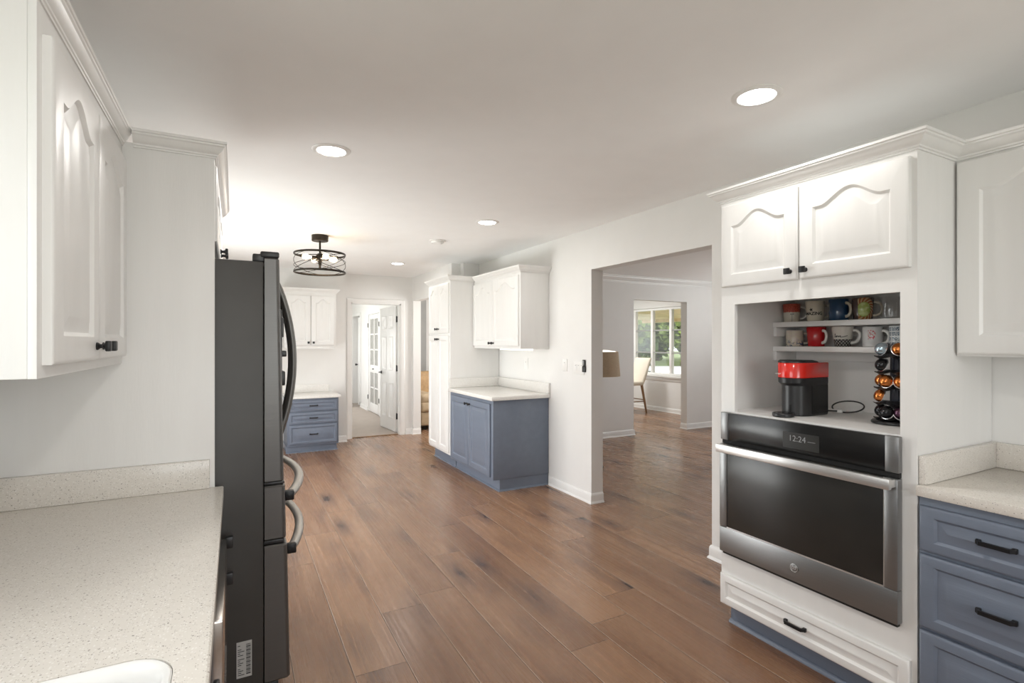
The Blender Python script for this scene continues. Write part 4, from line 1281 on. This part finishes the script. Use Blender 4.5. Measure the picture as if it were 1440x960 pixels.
# ------------------------------------------------------------------ pod rack and pods
cx, cy = 2.465, 1.180
t = thing('capsule_rack', (cx, cy, ZN), 'black carousel rack of coffee capsules in the niche', 'rack')
MB().lathe([(0.083, 0.0005), (0.086, 0.003), (0.086, 0.009), (0.082, 0.013), (0.02, 0.016)], (cx, cy, ZN), n=44).build('base', M['blackpl'], t)
g = MB()
NC = 10
def star(z, r):
    return [(cx + (r + 0.002 * (k % 2)) * math.cos(2 * PI * k / (2 * NC)), cy + (r + 0.002 * (k % 2)) * math.sin(2 * PI * k / (2 * NC)), z) for k in range(2 * NC)]
g.loops([star(ZN + 0.0155, 0.021), star(ZN + 0.05, 0.017), star(1.40, 0.016), star(1.425, 0.010)])
g.build('column', plain('rack_navy_black', (0.02, 0.022, 0.035), 0.35), t)
TO = Vector((-0.90, -0.435, 0))
RI = Vector((0.435, -0.90, 0))
def pdir(phi):
    return (-RI) * math.cos(R(phi)) + TO * math.sin(R(phi))
TZ = [1.385, 1.318, 1.250, 1.186, 1.120]
PH = [(25, -62, 105), (28,), (-25, 52, 112), (12,), (-22, 55, 112)]
A0 = [25, 28, 52, 12, 55]
for z, a0 in zip(TZ, A0):
    g = MB()
    L1, L2, L3, L4 = [], [], [], []
    for k in range(60):
        ph = a0 + k * 6
        d = pdir(ph)
        lobe = 0.5 + 0.5 * math.cos(R((ph - a0) * 5))
        r = 0.050 + 0.030 * lobe ** 0.7
        zz = z - 0.012 - 0.010 * lobe + 0.0
        c0 = Vector((cx, cy, 0))
        tip = 0.012 * lobe ** 4
        L1.append(c0 + d * 0.016 + Vector((0, 0, z - 0.010)))
        L2.append(c0 + d * (r * 0.75) + Vector((0, 0, zz - 0.004)))
        L3.append(c0 + d * r + Vector((0, 0, zz + tip)))
        L4.append(c0 + d * (r * 0.82) + Vector((0, 0, zz + 0.008)))
    L5 = [p + Vector((0, 0, 0.006)) for p in L1]
    g.loops([L1, L2, L3, L4, L5], (False, False))
    g.build('tier', M['blackpl'], t, smooth=50)
PC = [['podsilver', 'podnavy', 'copper'], ['podblack'], ['copper', 'copper', 'copper'], ['copper'], ['podblack', 'podblack', 'podplum']]
PL = [['pale ice-blue capsule on the rack top tier', 'navy capsule behind the pale blue one on the rack', 'copper capsule on the rack top tier'],
      ['lone black capsule on the rack second tier'],
      ['copper capsule at the back of the rack middle tier', 'large copper capsule facing out on the rack middle tier', 'copper capsule partly behind the niche edge, rack middle tier'],
      ['lone copper capsule on the rack fourth tier'],
      ['black capsule at the back of the rack bottom tier', 'black silver-rimmed capsule facing out on the rack bottom tier', 'dark plum capsule on the rack bottom tier']]
for z, phs, cs, ls in zip(TZ, PH, PC, PL):
    for ph, cn, lab in zip(phs, cs, ls):
        d = pdir(ph)
        W = (d * 0.93 + Vector((0, 0, 0.36))).normalized()
        U = W.cross(Vector((0, 0, 1))).normalized()
        V = W.cross(U)
        c = Vector((cx, cy, z + 0.014)) + d * 0.046
        pt = thing('coffee_capsule', c, lab, 'coffee capsule', 'capsules on the rack')
        MB().lathe([(0.0265, 0), (0.027, 0.006), (0.0258, 0.014), (0.021, 0.023), (0.013, 0.0285), (0.005, 0.030)], c, n=24, U=U, V=V, W=W).build('dome', M[cn], pt, smooth=60)
        MB().lathe([(0.027, -0.002), (0.0295, -0.001), (0.0295, 0.0012), (0.0268, 0.0022)], c, n=24, U=U, V=V, W=W).build('rim', M['podrim'], pt, smooth=60)

# ------------------------------------------------------------------ ceiling lights, detector
def downlight(x, y, label, power):
    t = thing('downlight', (x, y, H), label, 'ceiling light', 'round downlights in the kitchen ceiling')
    MB().lathe([(0.097, 0), (0.097, -0.003), (0.090, -0.007), (0.074, -0.008), (0.071, -0.004), (0.071, -0.001)], (x, y, H - 0.0003), n=40, caps=(False, False)).build('trim_ring', M['white'], t, smooth=50)
    MB().lathe([(0.0705, -0.001), (0.0705, -0.005), (0.05, -0.006)], (x, y, H - 0.0003), n=40).build('lens', M['canlens'], t, smooth=50)
    area('downlight_lamp', (x, y, H - 0.012), (0, 0, 0), 0.13, 0.13, power, (1.0, 0.97, 0.93), True)
downlight(1.886, 1.410, 'round lit downlight in front of the oven cabinet', 3.5)
downlight(0.449, 2.863, 'round lit downlight above the fridge front', 9)
downlight(1.873, 3.959, 'round lit downlight before the wide opening', 4)
downlight(1.839, 6.567, 'small far downlight near the pantry', 4)
area('downlight_lamp', (0.45, 0.30, H - 0.012), (0, 0, 0), 0.13, 0.13, 9, (1.0, 0.96, 0.90), True)   # unseen lamp added along the row to light the left panel and counter
t = thing('smoke_detector', (1.777, 4.912, H), 'white smoke detector on the ceiling', 'smoke detector')
MB().lathe([(0.078, -0.0005), (0.078, -0.008), (0.070, -0.010)], (1.777, 4.912, H), n=36).build('base', M['white'], t)
MB().lathe([(0.060, -0.0102), (0.062, -0.016), (0.058, -0.030), (0.045, -0.036), (0.012, -0.038)], (1.777, 4.912, H), n=36).build('cover', M['white'], t, smooth=40)
MB().box(1.80, 1.812, 4.875, 4.887, H - 0.037, H - 0.033).build('indicator', M['greyplastic'], t)

# pendant with a wire drum
px, py = 0.713, 5.205
t = thing('pendant_light', (px, py, H), 'dark wire drum ceiling light with glowing bulbs', 'light')
MB().lathe([(0.074, -0.0005), (0.076, -0.004), (0.076, -0.050), (0.070, -0.056)], (px, py, H), n=32).build('canopy', M['bronze'], t)
MB().lathe([(0.009, -0.056), (0.009, -0.20)], (px, py, H), n=14).build('rod', M['bronze'], t)
g = MB()
zt, zb, rd = 2.262, 2.092, 0.230
for z in (zt, zb):
    g.tube([(px + rd * math.cos(2 * PI * k / 48), py + rd * math.sin(2 * PI * k / 48), z) for k in range(48)], 0.0065, 8, True, flat=(1.5, 0.7))
for j in range(4):                       # wavy crossing wires
    pts = []
    for k in range(72):
        a = 2 * PI * k / 72
        pts.append((px + rd * math.cos(a), py + rd * math.sin(a), (zt + zb) / 2 + 0.083 * math.sin(a + j * PI / 2 + 0.4)))
    g.tube(pts, 0.0026, 6, True)
g.build('wire_drum', M['bronze'], t, smooth=60)
g = MB()
for k in range(3):
    a = 2 * PI * k / 3 + 0.5
    g.tube([(px, py, zt), (px + rd * math.cos(a), py + rd * math.sin(a), zt)], 0.004, 6)
g.lathe([(0.030, 2.20), (0.034, 2.21), (0.034, 2.255), (0.020, 2.268)], (px, py, 0), n=20)
g.lathe([(0.004, 2.12), (0.012, 2.125), (0.010, 2.15), (0.020, 2.20)], (px, py, 0), n=14)
g.build('hub', M['bronze'], t)
for k in range(4):
    a = 2 * PI * k / 4 + 0.25
    d = Vector((math.cos(a), math.sin(a), 0.0))
    U = Vector((-d.y, d.x, 0))
    c = Vector((px, py, 2.225))
    sk = MB().lathe([(0.015, 0.030), (0.017, 0.040), (0.017, 0.078), (0.014, 0.082)], c, n=16, U=U, V=(0, 0, 1), W=d).build('socket', M['bronze'], t)
    MB().lathe([(0.011, 0.080), (0.013, 0.092), (0.024, 0.115), (0.0285, 0.135), (0.024, 0.155), (0.010, 0.166)], c, n=18, U=U, V=(0, 0, 1), W=d).build('bulb', M['bulb'], sk, smooth=60)
pl = bpy.data.lights.new('pendant_lamp', 'POINT')
pl.energy = 6
pl.color = (1, 0.82, 0.6)
pl.shadow_soft_size = 0.05
po = bpy.data.objects.new('pendant_lamp', pl)
po.location = (px, py, 2.18)
C.objects.link(po)

# ------------------------------------------------------------------ wall plates
def plate(y, z, wy, hz_, label, kind, n=1):
    t = thing('light_switch' if kind == 's' else 'outlet', (XR, y, z), label, 'light switch' if kind == 's' else 'outlet')
    MB().box(XR - 0.006, XR - 0.0005, y - wy / 2, y + wy / 2, z - hz_ / 2, z + hz_ / 2, 0.002).build('plate', M['white'], t)
    for k in range(n):
        yy = y + (k - (n - 1) / 2) * 0.046
        if kind == 's':
            MB().box(XR - 0.009, XR - 0.006, yy - 0.0165, yy + 0.0165, z - 0.033, z + 0.033, 0.001).build('rocker', M['white'], t)
            MB().box(XR - 0.0095, XR - 0.009, yy - 0.006, yy + 0.006, z + 0.02, z + 0.025).build('indicator', M['greyplastic'], t)
        else:
            MB().box(XR - 0.008, XR - 0.006, yy - 0.0165, yy + 0.0165, z - 0.033, z + 0.033, 0.002).build('socket', M['white'], t)
            MB().box(XR - 0.0085, XR - 0.008, yy - 0.007, yy - 0.005, z + 0.01, z + 0.02).box(XR - 0.0085, XR - 0.008, yy + 0.005, yy + 0.007, z + 0.01, z + 0.02).build('slot', M['slot'], t)
plate(4.155, 1.212, 0.075, 0.118, 'single white light switch on the wall right of the wall cabinet', 's')
plate(3.925, 1.195, 0.165, 0.118, 'triple white light switch beside the black remote', 's', 3)
plate(4.905, 1.200, 0.075, 0.118, 'white outlet above the white countertop', 'o')
t = thing('remote_control', (XR, 3.835, 1.215), 'small black remote in a wall holder left of the opening', 'remote control')
MB().box(XR - 0.020, XR - 0.0005, 3.818, 3.856, 1.160, 1.215, 0.004).build('holder', M['blackpl'], t)
rm = MB().box(XR - 0.0195, XR - 0.004, 3.821, 3.853, 1.2155, 1.272, 0.005).build('remote', M['blackpl'], t)
MB().box(XR - 0.0212, XR - 0.0196, 3.829, 3.851, 1.220, 1.264, 0.001).build('buttons', M['greyplastic'], rm)

# ------------------------------------------------------------------ dining room and sunroom
t = thing('floor_lamp', (3.66, 4.8, 0), 'lit lamp with a tan linen drum shade beyond the opening', 'lamp')
MB().lathe([(0.075, 0.0005), (0.078, 0.01), (0.07, 0.02), (0.012, 0.03)], (3.66, 4.8, 0), n=32).build('base', M['bronze'], t)
MB().lathe([(0.010, 0.03), (0.010, 1.20)], (3.66, 4.8, 0), n=14).build('pole', M['bronze'], t)
sh = MB().lathe([(0.262, 1.045), (0.240, 1.322), (0.236, 1.322), (0.258, 1.045)], (3.66, 4.8, 0), n=48, caps=(False, False))
sh.loops([[(3.66 + 0.258 * math.cos(2 * PI * k / 48), 4.8 + 0.258 * math.sin(2 * PI * k / 48), 1.045) for k in range(48)], [(3.66 + 0.262 * math.cos(2 * PI * k / 48), 4.8 + 0.262 * math.sin(2 * PI * k / 48), 1.045) for k in range(48)]], (False, False))
sh.build('lamp_shade', M['linen'], t, smooth=50)
MB().lathe([(0.234, 1.312), (0.20, 1.328), (0.12, 1.340), (0.002, 1.344)], (3.66, 4.8, 0), n=40).build('top_glow', glow('lamp_top_glow', (1.0, 0.93, 0.82), 1.2), t, smooth=60)  # added glowing dome, stands in for the bright top of the shade
MB().lathe([(0.012, 1.18), (0.034, 1.215), (0.036, 1.24), (0.02, 1.27)], (3.66, 4.8, 0), n=20).build('bulb', glow('lamp_bulb', (1.0, 0.86, 0.66), 22), t, smooth=60)

t = thing('bar_stool', (7.22, 8.2, 0), 'ivory upholstered stool with wooden legs by the sunroom window', 'chair')
g = MB()
def stool_pad(pts, wdt):
    L = []
    for (x, z, th) in pts:
        L.append([(x + th * c, 8.2 + wdt * 0.5 * s, z + 0.0) for c, s in [(-1, -0.92), (-0.6, -1), (0.6, -1), (1, -0.92), (1, 0.92), (0.6, 1), (-0.6, 1), (-1, 0.92)]])
    return L
g.loops(stool_pad([(7.235, 0.60, 0.030), (7.265, 0.66, 0.042), (7.325, 0.80, 0.040), (7.395, 0.98, 0.034), (7.432, 1.08, 0.028), (7.442, 1.11, 0.014)], 0.44))
g.build('backrest', M['ivory'], t, smooth=60)
MB().box(6.86, 7.27, 7.98, 8.42, 0.56, 0.65, 0.035, 4).build('seat', M['ivory'], t, smooth=60)
for sx, sy in ((1, 1), (1, -1), (-1, 1), (-1, -1)):
    x0, y0 = 7.08 + sx * 0.16, 8.2 + sy * 0.17
    MB().tube([(x0, y0, 0.565), (x0 + sx * 0.10, y0 + sy * 0.03, 0.001)], [0.028, 0.018], 10).build('leg', M['legwood'], t, smooth=60)
for sy in (1, -1):
    MB().tube([(7.08 - 0.21, 8.2 + sy * 0.187, 0.24), (7.08 + 0.21, 8.2 + sy * 0.187, 0.24)], 0.010, 8).build('stretcher', M['legwood'], t, smooth=60)
MB().tube([(7.29, 8.02, 0.27), (7.29, 8.38, 0.27)], 0.010, 8).build('stretcher', M['legwood'], t, smooth=60)

# ------------------------------------------------------------------ den sofa
t = thing('sofa', (3.5, 8.5, 0), 'tan leather sofa beyond the opening beside the pantry', 'sofa')
MB().box(2.66, 4.60, 8.12, 8.98, 0.07, 0.30, 0.03, 3).build('frame', M['leatherp'], t)
MB().box(2.645, 2.86, 8.06, 8.72, 0.302, 0.47, 0.05, 4).build('armrest', M['leatherp'], t, smooth=60)
MB().box(2.63, 2.90, 8.05, 8.72, 0.44, 0.60, 0.07, 5).build('arm_pad', M['leatherp'], t, smooth=60)
for k in range(2):
    x0 = 2.91 + 0.78 * k
    MB().box(x0, x0 + 0.77, 8.10, 8.70, 0.305, 0.47, 0.05, 4).build('seat_cushion', M['leatherp'], t, smooth=60)
    MB().box(x0 - 0.20 * (k == 0), x0 + 0.77, 8.74, 8.97, 0.31, 0.92, 0.06, 4).build('back_cushion', M['leather'], t, smooth=60)
MB().box(4.48, 4.70, 8.06, 8.95, 0.302, 0.58, 0.06, 4).build('armrest', M['leatherp'], t, smooth=60)
for x, y in ((2.74, 8.18), (4.5, 8.18), (2.74, 8.9), (4.5, 8.9)):
    MB().lathe([(0.025, 0.001), (0.03, 0.068)], (x, y, 0), n=14).build('foot', M['black'], t)

# ------------------------------------------------------------------ outdoors
struct(MB().box(-40, 70, -40, 70, -0.5, -0.2).build('ground', M['lawn'], smooth=0), 'green lawn around the house', 'lawn')
struct(MB().box(7.93, 11.2, 5.5, 11.5, -0.3, -0.08).build('ground_porch', M['concrete'], smooth=0), 'pale porch slab outside the sunroom', 'porch')
dw = MB()
dw.mesh2d([(13, 12.5), (19, 8), (34, 22), (20, 29.2)], [(0, 1, 2, 3)], lambda x, y: (x, y, -0.194))
struct(dw.build('ground_drive', M['concrete'], smooth=0), 'pale driveway beyond the porch', 'driveway')
g = MB()
for k in range(20):
    x0 = 7.93 + k * 0.145
    z0 = 2.42 - (x0 - 7.93) * 0.115
    g.loops([[(x0, 5, z0), (x0 + 0.137, 5, z0 - 0.0158), (x0 + 0.137, 5, z0 + 0.03), (x0, 5, z0 + 0.045)], [(x0, 12, z0), (x0 + 0.137, 12, z0 - 0.0158), (x0 + 0.137, 12, z0 + 0.03), (x0, 12, z0 + 0.045)]])
g.box(10.83, 10.92, 5, 12, 2.0, 2.16)
struct(g.build('roof_porch', M['porch'], smooth=0), 'tan board porch ceiling outside the sunroom window', 'porch roof')
t = thing('garden_bench', (9.2, 10.5, -0.08), 'dark metal bench outside the sunroom window', 'bench')
for y in (9.80, 11.2):
    MB().box(9.18, 9.23, y - 0.02, y + 0.02, -0.079, 0.90, 0.006).box(9.2, 9.65, y - 0.02, y + 0.02, 0.50, 0.54, 0.006).box(9.61, 9.65, y - 0.02, y + 0.02, -0.079, 0.54, 0.006).build('end_frame', M['benchgreen'], t)
MB().box(9.185, 9.225, 9.82, 11.18, 0.84, 0.90, 0.006).build('top_rail', M['benchgreen'], t)
MB().box(9.185, 9.225, 9.82, 11.18, 0.66, 0.71, 0.006).build('back_slat', M['benchgreen'], t)
MB().box(9.23, 9.66, 9.82, 11.18, 0.33, 0.37, 0.006).build('seat', M['benchgreen'], t)
def tree(x, y, h, r, mat, label, n=3200, seed=1):
    rnd = random.Random(seed)
    t = thing('tree', (x, y, -0.2), label, 'tree', 'trees beyond the sunroom window')
    MB().tube([(x, y, -0.2), (x + 0.1, y, h * 0.4), (x, y + 0.1, h * 0.75)], [0.22, 0.16, 0.06], 10).build('trunk', M['bark'], t, smooth=60)
    g = MB()
    lumps = [(rnd.uniform(-0.6, 0.6) * r, rnd.uniform(-0.6, 0.6) * r, rnd.uniform(0.05, 0.85) * h, rnd.uniform(0.35, 0.6) * r) for _ in range(16)]
    for _ in range(n):
        lx, ly, lz, lr = rnd.choice(lumps)
        d = Vector((rnd.gauss(0, 1), rnd.gauss(0, 1), rnd.gauss(0, 1))).normalized() * lr * rnd.uniform(0.6, 1.05)
        c = Vector((x + lx, y + ly, max(0.1, lz))) + d
        c.z = max(-0.1, c.z)
        a = Vector((rnd.gauss(0, 1), rnd.gauss(0, 1), rnd.gauss(0, 1))).normalized()
        b_ = a.orthogonal().normalized()
        s = rnd.uniform(0.18, 0.36)
        g.mesh2d([(-1, 0), (0, -0.55), (1, 0), (0, 0.55)], [(0, 1, 2, 3)], lambda u, v: c + a * (u * s) + b_ * (v * s))
    g.build('foliage', mat, t, smooth=0)
tree(23.6, 28.2, 6.0, 1.75, M['leafa'], 'light green tree beyond the drive on the bench side', seed=1)
tree(27.4, 26.2, 5.6, 1.75, M['leafa'], 'light green tree beyond the drive by the doorway jamb', seed=3)
tree(28.7, 32.3, 7.0, 1.85, M['leafb'], 'dark green tree between and behind the two light green ones', seed=6)
tree(32.5, 30.3, 7.0, 1.85, M['leafb'], 'dark green tree behind the doorway jamb side of the garden', seed=4)
tree(33.0, 34.6, 7.5, 1.6, M['leafa'], 'light green tree between the dark green trees at mid garden', seed=8)
tree(34.1, 38.5, 8.5, 2.1, M['leafa'], 'tall light green tree at the back of the garden', seed=5)
tree(38.3, 36.3, 8.5, 2.1, M['leafb'], 'tall dark tree at the very back by the doorway jamb', seed=2)
